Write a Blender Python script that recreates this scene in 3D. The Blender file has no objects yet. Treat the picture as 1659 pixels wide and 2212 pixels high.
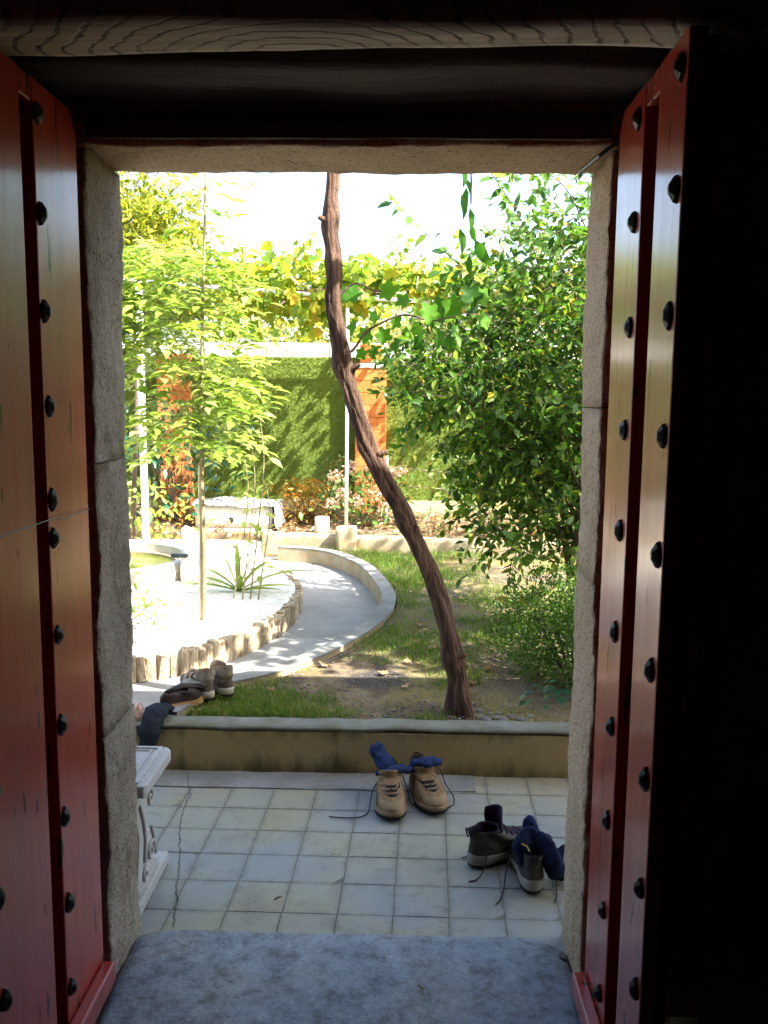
import bpy, bmesh, math, random
import numpy as np
from mathutils import Vector, Matrix, noise

random.seed(7)
RNG = np.random.default_rng(11)
SC = bpy.context.scene
COL = SC.collection

# ------------------------------------------------------------------ camera
YAW, PITCH, ROLL = math.radians(1.2), math.radians(-7.4), math.radians(0.55)
fw = Vector((-math.sin(YAW) * math.cos(PITCH), math.cos(YAW) * math.cos(PITCH), math.sin(PITCH)))
r0 = Vector((math.cos(YAW), math.sin(YAW), 0)); u0 = r0.cross(fw)
rt = r0 * math.cos(ROLL) + u0 * math.sin(ROLL); up = rt.cross(fw)
cam = bpy.data.cameras.new('camera'); cam_o = bpy.data.objects.new('camera', cam); COL.objects.link(cam_o)
m = Matrix((rt, up, -fw)).transposed().to_4x4(); m.translation = (0, 0, 1.5)
cam_o.matrix_world = m
cam.sensor_fit = 'VERTICAL'; cam.sensor_height = 24.0; cam.lens = 24.0 * 1900 / 2212
cam.clip_start = 0.02; cam.clip_end = 2000
SC.camera = cam_o

# ------------------------------------------------------------------ world, sun, exposure
SUN = Vector((0.60, -0.33, 0.73)).normalized()
world = bpy.data.worlds.new('World'); SC.world = world; world.use_nodes = True
wn = world.node_tree.nodes; wl = world.node_tree.links; wn.clear()
sky = wn.new('ShaderNodeTexSky'); sky.sky_type = 'NISHITA'; sky.sun_disc = False
sky.sun_elevation = math.asin(SUN.z); sky.sun_rotation = math.atan2(SUN.x, SUN.y)
sky.air_density = 1.0; sky.dust_density = 3.5; sky.ozone_density = 1.0
bg = wn.new('ShaderNodeBackground'); bg.inputs[1].default_value = 0.15
wo = wn.new('ShaderNodeOutputWorld'); wl.new(sky.outputs[0], bg.inputs[0]); wl.new(bg.outputs[0], wo.inputs[0])
sl = bpy.data.lights.new('sun', 'SUN'); sl.energy = 5.0; sl.angle = math.radians(0.53); sl.color = (1.0, 0.95, 0.86)
so = bpy.data.objects.new('sun', sl); COL.objects.link(so)
so.rotation_euler = SUN.to_track_quat('Z', 'Y').to_euler(); so.location = (6, -3, 9)
SC.view_settings.view_transform = 'Standard'; SC.view_settings.look = 'None'
SC.view_settings.gamma = 1.0; SC.view_settings.use_curve_mapping = False
SC.view_settings.exposure = 2.36
SC.cycles.use_denoising = True
SC.cycles.max_bounces = 10; SC.cycles.diffuse_bounces = 6; SC.cycles.glossy_bounces = 4
SC.cycles.transmission_bounces = 6; SC.cycles.transparent_max_bounces = 8
SC.cycles.caustics_reflective = False; SC.cycles.caustics_refractive = False
SC.cycles.sample_clamp_indirect = 8.0

# ------------------------------------------------------------------ helpers: mesh
class MB:
    def __init__(s): s.v = []; s.f = []
    def add(s, v, f):
        n = len(s.v); s.v += [tuple(p) for p in v]; s.f += [tuple(i + n for i in q) for q in f]
        return s
    def box(s, lo, hi):
        x0, y0, z0 = lo; x1, y1, z1 = hi
        v = [(x0,y0,z0),(x1,y0,z0),(x1,y1,z0),(x0,y1,z0),(x0,y0,z1),(x1,y0,z1),(x1,y1,z1),(x0,y1,z1)]
        return s.add(v, [(0,3,2,1),(4,5,6,7),(0,1,5,4),(1,2,6,5),(2,3,7,6),(3,0,4,7)])
    def tube(s, pts, rad, seg=8, cap=True, flat=1.0):
        pts = [Vector(p) for p in pts]; n = len(pts)
        if not hasattr(rad, '__len__'): rad = [rad] * n
        T = [(pts[min(i + 1, n - 1)] - pts[max(i - 1, 0)]).normalized() for i in range(n)]
        a = T[0].orthogonal().normalized() if abs(T[0].z) > .9 else T[0].cross(Vector((0, 0, 1))).normalized()
        v = []; f = []
        for i in range(n):
            a = (a - T[i] * a.dot(T[i])).normalized(); b = T[i].cross(a)
            for k in range(seg):
                t = 2 * math.pi * k / seg
                v.append(pts[i] + a * (rad[i] * math.cos(t)) + b * (rad[i] * flat * math.sin(t)))
        for i in range(n - 1):
            for k in range(seg):
                k2 = (k + 1) % seg
                f.append((i*seg+k, i*seg+k2, (i+1)*seg+k2, (i+1)*seg+k))
        if cap:
            f.append(tuple(range(seg - 1, -1, -1))); f.append(tuple((n-1)*seg + k for k in range(seg)))
        return s.add(v, f)
    def grid(s, fn, nu, nv, close_u=False):
        v = [fn(i / nu if close_u else i / (nu - 1), j / (nv - 1)) for j in range(nv) for i in range(nu)]
        f = []
        for j in range(nv - 1):
            for i in range(nu if close_u else nu - 1):
                i2 = (i + 1) % nu
                f.append((j*nu+i, j*nu+i2, (j+1)*nu+i2, (j+1)*nu+i))
        return s.add(v, f)
    def prism(s, poly, z0, z1, M=None):
        n = len(poly); v = [Vector((x, y, z0)) for x, y in poly] + [Vector((x, y, z1)) for x, y in poly]
        if M is not None: v = [M @ p for p in v]
        f = [tuple(range(n - 1, -1, -1)), tuple(range(n, 2 * n))]
        f += [(i, (i + 1) % n, n + (i + 1) % n, n + i) for i in range(n)]
        return s.add(v, f)

def mk(name, mb, mat, parent=None, smooth=False, bevel=0.0, seg=2, world_space=True, fix=False):
    me = bpy.data.meshes.new(name)
    v = mb.v
    if parent is not None and world_space:
        M = (Matrix.Translation(parent.location) @ parent.rotation_euler.to_matrix().to_4x4())
        gp = parent.parent
        while gp is not None:
            M = (Matrix.Translation(gp.location) @ gp.rotation_euler.to_matrix().to_4x4()) @ M; gp = gp.parent
        Mi = M.inverted(); v = [Mi @ Vector(p) for p in v]
    me.from_pydata([tuple(p) for p in v], [], mb.f)
    if bevel > 0 or fix:
        bm = bmesh.new(); bm.from_mesh(me)
        bmesh.ops.recalc_face_normals(bm, faces=bm.faces)
        if bevel > 0:
            bmesh.ops.bevel(bm, geom=[e for e in bm.edges if e.is_manifold and e.calc_face_angle(0) > .5], offset=bevel, segments=seg, affect='EDGES', profile=.5)
        bm.to_mesh(me); bm.free()
    if smooth: me.polygons.foreach_set('use_smooth', [True] * len(me.polygons))
    if mat: me.materials.append(mat)
    o = bpy.data.objects.new(name, me); COL.objects.link(o)
    if parent is not None: o.parent = parent
    return o

def np_mesh(name, V, F, mat, parent=None, attr=None, smooth=False, loc=None):
    """V (n,3), F (m,k) equal-sized faces (k=3|4)"""
    me = bpy.data.meshes.new(name)
    V = np.asarray(V, dtype=np.float32); F = np.asarray(F, dtype=np.int32)
    if parent is not None:
        V = V - np.array(parent.location, dtype=np.float32)
    me.vertices.add(len(V)); me.vertices.foreach_set('co', V.ravel())
    k = F.shape[1]
    me.loops.add(F.size); me.loops.foreach_set('vertex_index', F.ravel())
    me.polygons.add(len(F)); me.polygons.foreach_set('loop_start', np.arange(0, F.size, k, dtype=np.int32))
    if attr is not None:
        a = me.attributes.new('tone', 'FLOAT', 'POINT'); a.data.foreach_set('value', np.asarray(attr, dtype=np.float32))
    if smooth: me.polygons.foreach_set('use_smooth', np.ones(len(F), dtype=bool))
    me.update(calc_edges=True)
    me.materials.append(mat)
    o = bpy.data.objects.new(name, me); COL.objects.link(o)
    if parent is not None: o.parent = parent
    return o

def tag(o, label=None, cat=None, group=None, kind=None):
    if label: o['label'] = label
    if cat: o['category'] = cat
    if group: o['group'] = group
    if kind: o['kind'] = kind
    return o

def thing(name, loc, label, cat, rz=0.0, group=None):
    o = bpy.data.objects.new(name, None); COL.objects.link(o)
    o.location = loc; o.rotation_euler = (0, 0, rz); o.empty_display_size = .1
    return tag(o, label, cat, group)

def struct(o): o['kind'] = 'structure'; return o

def child_copy(src, parent, loc=None, rot=None):
    c = src.copy(); COL.objects.link(c); c.parent = parent
    if loc is not None: c.location = loc
    if rot is not None: c.rotation_euler = rot
    return c

def nz(p, s=1.0, seed=0.0):
    return noise.noise(Vector((p[0] * s + seed, p[1] * s - seed * .7, p[2] * s + seed * .3)))

def rough_box(lo, hi, step, amp, scale, seed, round_r=0.0, amp2=0.0, scale2=40.0):
    """subdivided box, displaced by noise: rough-hewn stone / timber"""
    lo = Vector(lo); hi = Vector(hi); sz = hi - lo
    n = [max(1, int(round(sz[i] / (step[i] if hasattr(step, '__len__') else step)))) for i in range(3)]
    verts = {}; V = []; F = []
    def vid(i, j, k):
        key = (i, j, k)
        if key not in verts:
            p = Vector((lo.x + sz.x * i / n[0], lo.y + sz.y * j / n[1], lo.z + sz.z * k / n[2]))
            ext = [(-1 if q == 0 else (1 if q == n[a] else 0)) for a, q in enumerate((i, j, k))]
            if round_r > 0 and sum(abs(e) for e in ext) >= 2:
                d = Vector(ext) * (-round_r * .3 if sum(abs(e) for e in ext) == 2 else -round_r * .4); p += d
            q = p.copy()
            for a in range(3):
                if ext[a] != 0:
                    p[a] += amp * nz(q, scale, seed + a * 17.3) + amp2 * nz(q, scale2, seed + a * 31)
                elif sum(abs(e) for e in ext) >= 1:
                    p[a] += .5 * amp * nz(q, scale, seed + 5 + a * 7)
            verts[key] = len(V); V.append(p)
        return verts[key]
    for a in range(3):
        b, c = (a + 1) % 3, (a + 2) % 3
        for side in (0, n[a]):
            for i in range(n[b]):
                for j in range(n[c]):
                    q = []
                    for (di, dj) in ((0, 0), (1, 0), (1, 1), (0, 1)):
                        idx = [0, 0, 0]; idx[a] = side; idx[b] = i + di; idx[c] = j + dj; q.append(vid(*idx))
                    if side == 0: q.reverse()
                    F.append(tuple(q))
    mb = MB(); mb.v = V; mb.f = F
    return mb

# ------------------------------------------------------------------ helpers: materials
def rgb(r, g, b): return (r, g, b, 1.0)
class NT:
    def __init__(s, name):
        s.m = bpy.data.materials.new(name); s.m.use_nodes = True; s.t = s.m.node_tree
        s.n = s.t.nodes; s.l = s.t.links; s.b = s.n['Principled BSDF']; s.out = s.n['Material Output']
    def new(s, t, **kw):
        n = s.n.new(t)
        for k, v in kw.items():
            if k.startswith('i_'): n.inputs[k[2:].replace('_', ' ')].default_value = v
            else: setattr(n, k, v)
        return n
    def lk(s, a, b): s.l.new(a, b)
    def coords(s, kind='Object', scale=(1, 1, 1), rnd=0.0, rot=(0, 0, 0)):
        mp = s.new('ShaderNodeMapping'); mp.inputs['Scale'].default_value = scale; mp.inputs['Rotation'].default_value = rot
        if kind == 'World':
            g = s.new('ShaderNodeNewGeometry'); s.lk(g.outputs['Position'], mp.inputs['Vector'])
        else:
            c = s.new('ShaderNodeTexCoord'); s.lk(c.outputs[kind], mp.inputs['Vector'])
        if rnd:
            oi = s.new('ShaderNodeObjectInfo'); mu = s.new('ShaderNodeMath', operation='MULTIPLY'); mu.inputs[1].default_value = rnd
            s.lk(oi.outputs['Random'], mu.inputs[0]); s.lk(mu.outputs[0], mp.inputs['Location'])
        return mp.outputs[0]
    def noise(s, vec, scale, detail=5.0, rough=.55, dist=0.0):
        n = s.new('ShaderNodeTexNoise'); n.inputs['Scale'].default_value = scale; n.inputs['Detail'].default_value = detail
        n.inputs['Roughness'].default_value = rough; n.inputs['Distortion'].default_value = dist
        s.lk(vec, n.inputs['Vector']); return n.outputs['Fac']
    def ramp(s, fac, stops, interp='LINEAR'):
        n = s.new('ShaderNodeValToRGB'); cr = n.color_ramp; cr.interpolation = interp
        while len(cr.elements) < len(stops): cr.elements.new(.5)
        for e, (p, c) in zip(cr.elements, stops): e.position = p; e.color = c if len(c) == 4 else (*c, 1)
        s.lk(fac, n.inputs[0]); return n.outputs[0]
    def mix(s, fac, a, b, mode='MIX'):
        n = s.new('ShaderNodeMix', data_type='RGBA', blend_type=mode)
        if isinstance(fac, (int, float)): n.inputs[0].default_value = fac
        else: s.lk(fac, n.inputs[0])
        for sock, x in ((n.inputs[6], a), (n.inputs[7], b)):
            if isinstance(x, tuple): sock.default_value = x if len(x) == 4 else (*x, 1)
            else: s.lk(x, sock)
        return n.outputs[2]
    def math(s, op, a, b=None):
        n = s.new('ShaderNodeMath', operation=op)
        for i, x in enumerate((a, b)):
            if x is None: continue
            if isinstance(x, (int, float)): n.inputs[i].default_value = x
            else: s.lk(x, n.inputs[i])
        return n.outputs[0]
    def bump(s, h, strength=.4, dist=.01):
        n = s.new('ShaderNodeBump'); n.inputs['Strength'].default_value = strength; n.inputs['Distance'].default_value = dist
        s.lk(h, n.inputs['Height']); s.lk(n.outputs[0], s.b.inputs['Normal']); return n
    def col(s, c): s.lk(c, s.b.inputs['Base Color'])
    def rough(s, v):
        if isinstance(v, (int, float)): s.b.inputs['Roughness'].default_value = v
        else: s.lk(v, s.b.inputs['Roughness'])

def simple(name, c1, c2=None, scale=20.0, rough=.7, bump=.2, bdist=.004, coord='Object', spec=.5, detail=6, stretch=(1,1,1), metal=0.0, rnd=3.0):
    n = NT(name); v = n.coords(coord, stretch, rnd if coord == 'Object' else 0)
    c2 = c2 or tuple(x * .6 for x in c1)
    fac = n.noise(v, scale, detail)
    n.col(n.ramp(fac, [(.3, c2), (.7, c1)])); n.rough(rough)
    n.b.inputs['Specular IOR Level'].default_value = spec; n.b.inputs['Metallic'].default_value = metal
    if bump: n.bump(n.noise(v, scale * 3, 6), bump, bdist)
    return n.m

def mat_granite(name, cols, warm=.5, stain=True):
    n = NT(name); v = n.coords('World')
    big = n.noise(v, 3.0, 6, .6); fine = n.noise(v, 115.0, 4, .75); mid = n.noise(v, 28.0, 6, .65)
    c = n.ramp(big, [(.3, cols[0]), (.55, cols[1]), (.75, cols[2])])
    sp = n.ramp(fine, [(.34, (.12, .11, .1)), (.48, (1, 1, 1)), (.62, (1, 1, 1)), (.78, (1.5, 1.45, 1.35))])
    c = n.mix(.85, c, sp, 'MULTIPLY')
    if stain:
        st = n.ramp(n.noise(v, 5.5, 8, .7, .6), [(.52, (1, 1, 1)), (.72, (.42, .3, .18))])
        c = n.mix(.8, c, st, 'MULTIPLY')
    n.col(c); n.rough(.9); n.b.inputs['Specular IOR Level'].default_value = .25
    h = n.math('ADD', n.math('MULTIPLY', mid, .7), n.math('MULTIPLY', fine, .35))
    n.bump(h, 1.0, .02); return n.m

def mat_door():
    n = NT('red_gloss_paint'); v = n.coords('World', (14, 14, .55))
    grain = n.noise(v, 6.0, 7, .6, .3); v2 = n.coords('World', (9, 9, 1.0)); blot = n.noise(v2, 1.2, 5)
    c = n.ramp(grain, [(.3, (.29, .022, .014)), (.5, (.40, .034, .020)), (.72, (.45, .046, .026))])
    c = n.mix(n.ramp(blot, [(.4, (0, 0, 0)), (.65, (.6, .6, .6))]), c, (.27, .036, .020))
    v3 = n.coords('World', (38, 38, 6.5)); chip = n.noise(v3, 1.0, 3, .5)
    cm = n.ramp(chip, [(.665, (0, 0, 0)), (.695, (1, 1, 1))])
    c = n.mix(cm, c, (.02, .008, .006))
    crk = n.noise(n.coords('World', (44, 44, .5)), 1.0, 2, .4); c = n.mix(n.ramp(crk, [(.70, (0, 0, 0)), (.72, (.85, .85, .85))]), c, (.03, .008, .006)); n.col(c)
    r = n.ramp(n.noise(v2, 3, 6), [(.3, (.34, .34, .34)), (.7, (.55, .55, .55))]); n.rough(n.math('ADD', r, n.math('MULTIPLY', cm, .4)))
    n.b.inputs['Coat Weight'].default_value = .9; n.b.inputs['Coat Roughness'].default_value = .16; n.b.inputs['Coat IOR'].default_value = 1.52; n.b.inputs['Specular IOR Level'].default_value = .25
    n.bump(n.math('SUBTRACT', grain, n.math('MULTIPLY', cm, 1.5)), .12, .004); return n.m

def mat_beam(name, light, dark, cath=True):
    n = NT(name)
    v = n.coords('World', (1.0, 9.0, 9.0)); wob = n.noise(v, 2.2, 4, .5)
    tc = n.coords('World', (3.0, 5.5, 5.5))
    w = n.new('ShaderNodeTexWave', wave_type='RINGS', rings_direction='Z'); w.inputs['Scale'].default_value = 2.2
    w.inputs['Distortion'].default_value = 6.5; w.inputs['Detail'].default_value = 3.5; w.inputs['Detail Scale'].default_value = .9; w.inputs['Detail Roughness'].default_value = .6
    mp = n.new('ShaderNodeMapping'); mp.inputs['Location'].default_value = (.62, -9.62, 0); n.lk(tc, mp.inputs['Vector']); n.lk(mp.outputs[0], w.inputs['Vector'])
    ln = n.ramp(w.outputs['Fac'], [(.02, (0, 0, 0)), (.16, (1, 1, 1))])
    base = n.ramp(wob, [(.3, tuple(x * .55 for x in light)), (.6, light)])
    fine = n.noise(n.coords('World', (3, 60, 60)), 2.0, 6, .6)
    base = n.mix(.5, base, n.ramp(fine, [(.35, (.45, .42, .4)), (.6, (1, 1, 1))]), 'MULTIPLY')
    msk = n.ramp(n.noise(n.coords('World', (2.2, 14, 14)), 1.3, 4), [(.36, (.95, .95, .95)), (.62, (.15, .15, .15))])
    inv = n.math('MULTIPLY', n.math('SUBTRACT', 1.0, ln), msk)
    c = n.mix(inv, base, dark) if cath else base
    n.col(c); n.rough(.85); n.b.inputs['Specular IOR Level'].default_value = .25
    n.bump(n.math('ADD', n.math('MULTIPLY', ln, .6), fine), .5, .004); return n.m

def mat_leaf(name, stops, trans=.45, rough=.42, tcol=1.25, spec=.4):
    """stops: colour ramp over the per-leaf 'tone' attribute"""
    n = NT(name); a = n.new('ShaderNodeAttribute', attribute_name='tone')
    c = n.ramp(a.outputs['Fac'], stops)
    n.col(c); n.rough(rough); n.b.inputs['Specular IOR Level'].default_value = spec
    t = n.new('ShaderNodeBsdfTranslucent'); mc = n.mix(1.0, c, (tcol, tcol * 1.08, tcol * .55), 'MULTIPLY'); n.lk(mc, t.inputs['Color'])
    mx = n.new('ShaderNodeMixShader'); mx.inputs[0].default_value = trans
    n.lk(n.b.outputs[0], mx.inputs[1]); n.lk(t.outputs[0], mx.inputs[2]); n.lk(mx.outputs[0], n.out.inputs['Surface'])
    return n.m

def mat_tile():
    n = NT('cement_tile'); v = n.coords('World'); oi = n.new('ShaderNodeObjectInfo')
    big = n.noise(v, 1.7, 4, .5, .3); mid = n.noise(v, 8, 8, .7, .5); sp = n.noise(v, 130, 5, .65)
    c = n.ramp(big, [(.34, (.235, .25, .265)), (.44, (.28, .285, .265)), (.54, (.315, .30, .22)), (.66, (.30, .255, .155))])
    c = n.mix(n.math('MULTIPLY', oi.outputs['Random'], .3), c, (.24, .27, .31))
    c = n.mix(n.ramp(mid, [(.52, (0, 0, 0)), (.72, (.5, .5, .5))]), c, (.13, .12, .105))
    gr_ = n.ramp(n.noise(v, 3.4, 4, .6), [(.50, (0, 0, 0)), (.64, (1, 1, 1))])
    spk = n.math('ADD', sp, n.math('MULTIPLY', gr_, .12))
    c = n.mix(n.ramp(spk, [(.64, (0, 0, 0)), (.74, (.7, .7, .7))]), c, (.07, .065, .058))
    so_ = n.new('ShaderNodeSeparateXYZ'); n.lk(n.coords('Object'), so_.inputs[0])
    ed_ = n.math('MAXIMUM', n.math('ABSOLUTE', so_.outputs['X']), n.math('ABSOLUTE', so_.outputs['Y']))
    ed_ = n.math('SUBTRACT', n.math('ADD', n.math('MULTIPLY', ed_, 14.0), n.math('MULTIPLY', n.noise(v, 26, 6, .7), 1.0)), 1.38)
    c = n.mix(n.ramp(ed_, [(.0, (0, 0, 0)), (.62, (.85, .85, .85))]), c, (.10, .09, .075))
    n.col(c)
    n.rough(n.ramp(mid, [(.3, (.34, .34, .34)), (.7, (.6, .6, .6))])); n.b.inputs['Specular IOR Level'].default_value = .5
    n.bump(n.math('ADD', mid, n.math('MULTIPLY', sp, .4)), .25, .004); return n.m

def mat_slab():
    n = NT('worn_granite_slab'); v = n.coords('World')
    a = n.noise(v, 4.0, 8, .65, .5); b = n.noise(v, 19, 10, .74, .15); s = n.noise(v, 120, 4, .7); pit = n.noise(n.coords('World', (1, 1.6, 1)), 46, 3, .5)
    c = n.ramp(a, [(.3, (.175, .215, .27)), (.48, (.225, .26, .315)), (.62, (.25, .262, .28)), (.75, (.23, .215, .19))])
    c = n.mix(.8, c, n.ramp(b, [(.38, (.42, .38, .36)), (.50, (.95, .95, .95)), (.64, (1.3, 1.3, 1.3))]), 'MULTIPLY')
    c = n.mix(.6, c, n.ramp(s, [(.36, (.6, .6, .6)), (.5, (1, 1, 1)), (.64, (1.2, 1.2, 1.2))]), 'MULTIPLY'); pm = n.ramp(pit, [(.67, (0, 0, 0)), (.72, (.8, .8, .8))]); c = n.mix(pm, c, (.05, .04, .035)); n.col(c)
    n.rough(n.ramp(b, [(.35, (.6, .6, .6)), (.6, (.36, .36, .36))])); n.bump(n.math('SUBTRACT', n.math('ADD', b, n.math('MULTIPLY', s, .25)), pm), .5, .010); return n.m

def mat_plaster():
    n = NT('stained_ochre_render'); v = n.coords('World'); vs = n.coords('World', (1, 1, .25))
    big = n.noise(v, 3.2, 6, .6); st = n.noise(vs, 9, 7, .65, .3); f = n.noise(v, 80, 5, .6)
    c = n.ramp(big, [(.3, (.25, .19, .085)), (.5, (.33, .25, .12)), (.7, (.31, .27, .18))])
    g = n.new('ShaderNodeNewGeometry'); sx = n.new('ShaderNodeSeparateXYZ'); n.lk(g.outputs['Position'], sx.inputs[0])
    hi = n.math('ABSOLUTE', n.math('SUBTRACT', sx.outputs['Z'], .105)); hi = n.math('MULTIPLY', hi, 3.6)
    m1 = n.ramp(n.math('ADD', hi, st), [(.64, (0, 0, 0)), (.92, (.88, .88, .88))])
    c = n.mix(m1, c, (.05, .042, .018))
    c = n.mix(n.ramp(n.noise(v, 14, 4), [(.66, (0, 0, 0)), (.78, (.6, .6, .6))]), c, (.26, .25, .25)); n.col(c)
    n.rough(.9); n.bump(n.math('ADD', f, st), .35, .006); return n.m

def mat_concrete(name, c1, c2, warm=None):
    n = NT(name); v = n.coords('World'); a = n.noise(v, 5, 7, .65, .3); f = n.noise(v, 90, 5, .65)
    c = n.ramp(a, [(.3, c2), (.65, c1)])
    if warm: c = n.mix(n.ramp(n.noise(v, 9, 6, .6), [(.48, (0, 0, 0)), (.68, (.8, .8, .8))]), c, warm)
    c = n.mix(.5, c, n.ramp(f, [(.32, (.5, .5, .5)), (.5, (1, 1, 1))]), 'MULTIPLY'); n.col(c); n.rough(.88)
    n.bump(n.math('ADD', a, f), .4, .006); return n.m

def mat_soil():
    n = NT('patchy_lawn_soil'); v = n.coords('World')
    a = n.noise(v, 2.0, 6, .6, .4); b = n.noise(v, 7.5, 8, .7, .5); f = n.noise(v, 60, 6, .7); g = n.noise(v, 4.2, 6, .6)
    c = n.ramp(b, [(.28, (.05, .034, .022)), (.45, (.125, .082, .045)), (.58, (.20, .15, .085)), (.75, (.26, .215, .15))])
    c = n.mix(n.ramp(a, [(.46, (0, 0, 0)), (.58, (.8, .8, .8))]), c, n.ramp(f, [(.3, (.07, .075, .015)), (.55, (.19, .16, .03)), (.72, (.28, .20, .03))]))
    c = n.mix(n.ramp(g, [(.6, (0, 0, 0)), (.68, (.9, .9, .9))]), c, (.05, .042, .038))
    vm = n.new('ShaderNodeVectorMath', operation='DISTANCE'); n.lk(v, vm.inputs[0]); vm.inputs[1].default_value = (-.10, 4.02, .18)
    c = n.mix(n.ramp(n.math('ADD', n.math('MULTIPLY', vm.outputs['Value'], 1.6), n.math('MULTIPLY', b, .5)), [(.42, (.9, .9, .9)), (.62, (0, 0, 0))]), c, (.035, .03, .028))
    c = n.mix(n.ramp(n.noise(v, 130, 3), [(.6, (0, 0, 0)), (.7, (.6, .6, .6))]), c, (.34, .32, .30)); n.col(c); n.rough(.95)
    n.bump(n.math('ADD', b, f), .8, .02); return n.m

M = {}
M['door'] = mat_door()
M['door_back'] = simple('groove_shade_red', (.07, .012, .010), (.04, .008, .006), 8, .7, .2, coord='World', spec=.2)  # red darkened to put the shade of the plank groove into the board
M['stud'] = simple('dark_bronze_stud', (.05, .06, .055), (.02, .025, .024), 25, .38, .15, .002, metal=.6)
M['granite'] = mat_granite('weathered_granite', ((.25, .22, .18), (.38, .33, .26), (.45, .40, .33)))
M['lintel'] = mat_granite('lintel_granite', ((.50, .35, .23), (.64, .48, .32), (.68, .55, .40)), stain=False)
M['slab'] = mat_slab()
M['beam'] = mat_beam('grey_weathered_timber', (.62, .56, .45), (.04, .032, .027))
M['beam2'] = mat_beam('shaded_old_timber', (.085, .07, .058), (.03, .022, .018), False)  # old timber, darkened so its colour carries the shade above the doorway
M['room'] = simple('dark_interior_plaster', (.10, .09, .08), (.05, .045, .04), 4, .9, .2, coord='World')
M['facade'] = simple('whitewashed_facade', (.62, .58, .50), (.5, .46, .4), 4, .9, .2, coord='World')
M['tile'] = mat_tile()
M['grout'] = simple('dark_grout', (.20, .19, .165), (.12, .11, .10), 40, .95, .3, coord='World')
M['plaster'] = mat_plaster()
M['conc'] = mat_concrete('grey_concrete', (.26, .265, .26), (.16, .165, .16), (.17, .155, .12))
M['conc_warm'] = mat_concrete('ochre_stained_concrete', (.42, .36, .24), (.30, .25, .16), (.36, .23, .08))
M['conc_pale'] = mat_concrete('pale_concrete', (.55, .52, .46), (.42, .40, .35))
M['coping'] = mat_concrete('mossy_coping', (.21, .215, .19), (.13, .135, .11), (.12, .12, .06))
M['path'] = mat_concrete('path_concrete', (.30, .30, .29), (.21, .21, .205))
M['bench'] = mat_concrete('cast_stone', (.52, .515, .50), (.38, .37, .35))
M['soil'] = mat_soil()
M['white_gravel'] = simple('white_gravel', (.80, .78, .72), (.66, .63, .56), 60, .9, .5, .01, coord='World')
M['white_paint'] = simple('white_painted_metal', (.82, .82, .80), (.72, .72, .70), 12, .4, .05, .001)
M['bark'] = None

# ------------------------------------------------------------------ the room the camera stands in
RX0, RX1, RY0, RYW, RZ = -2.6, 2.4, -2.6, 2.075, 2.62
def wall(name, lo, hi, mat): return struct(mk(name, MB().box(lo, hi), mat))
wall('interior_floor', (RX0, RY0, -.2), (RX1, 1.86, -.01), M['room'])
wall('wall_left', (RX0 - .2, RY0 - .2, -.2), (RX0, 2.3, RZ), M['room'])
wall('wall_right', (RX1, RY0 - .2, -.2), (RX1 + .2, 2.3, RZ), M['room'])
wall('wall_back', (RX0, RY0 - .2, -.2), (RX1, RY0, RZ), M['room'])
wall('ceiling', (RX0 - .2, RY0 - .2, RZ), (RX1 + .2, 2.3, RZ + .1), M['room'])
# front wall with the doorway left open for the dressed stones
fwm = MB()
for lo, hi in (((-7, 2.08, -.25), (-1.045, 2.315, 3.05)), ((.775, 2.08, -.25), (8, 2.315, 3.05)), ((-1.045, 2.08, 2.375), (.775, 2.315, 3.05))):
    fwm.box(lo, hi)
struct(mk('wall_front', fwm, M['facade']))
# roof and eave of the house
M['rooftile'] = simple('terracotta_roof', (.42, .19, .10), (.30, .12, .06), 8, .85, .3, coord='World')
rf = MB().prism([(-3.2, 4.55), (2.74, 3.0), (2.74, 3.08), (-3.2, 4.66)], -7.2, 8.2,
                Matrix(((0, 0, 1, 0), (1, 0, 0, 0), (0, 1, 0, 0), (0, 0, 0, 1))))
struct(mk('roof', rf, M['rooftile'], fix=True))

# ------------------------------------------------------------------ stone doorway
JL, JR, YO, YI, ZL = -.73, .462, 2.32, 2.07, 2.06
dw = thing('stone_doorway', (-.13, 2.2, 0), 'rough granite door surround framing the view into the garden', 'doorway')
def stone(lo, hi, mat, seed, amp=.010):
    mb = rough_box(lo, hi, (.035, .0167, .017), amp, 4.0, seed, .008, .006, 38)
    for p in mb.v:            # joints stay tight: bed faces are flat
        if abs(p.z - lo[2]) < .02 and lo[2] < 2.0: p.z = lo[2]
        if abs(p.z - hi[2]) < .02 and hi[2] < 2.1: p.z = hi[2]
    return mk('stone', mb, mat, dw, smooth=True)
for k, (z0, z1) in enumerate(((-.06, .6575), (.6595, 1.337), (1.3395, 2.056))):
    stone((JL - .31, YI, z0), (JL, YO, z1), M['granite'], 3.1, .013)
for k, (z0, z1) in enumerate(((-.06, 1.0595), (1.0615, 1.479), (1.482, 2.056))):
    stone((JR, YI, z0), (JR + .31, YO, z1), M['lintel'], 41.7, .008)
stone((JL - .31, YI - .004, ZL + .002), (JR + .31, YO + .004, 2.372), M['lintel'], 77.0, .005)

mk('mortar_core', MB().box((JL - .29, YI + .03, -.05), (JL - .03, YO - .03, 2.05)), M['granite'], dw)
mk('mortar_core', MB().box((JR + .03, YI + .03, -.05), (JR + .29, YO - .03, 2.05)), M['granite'], dw)
sl_ = rough_box((-.722, 1.83, -.06), (.462, 2.285, .02), (.03, .03, .04), .006, 4.0, 15, .02, .003, 30)
for i, p in enumerate(sl_.v):      # worn, rounded front corners
    if p.y > 2.2:
        d = max(0, p.x - .33) / .13; e = max(0, -.60 - p.x) / .12
        p.y -= .055 * d * d + .03 * e * e
tag(mk('threshold_slab', sl_, M['slab'], smooth=True), 'worn blue-grey stone slab lying across the doorway sill', 'threshold')

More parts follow.
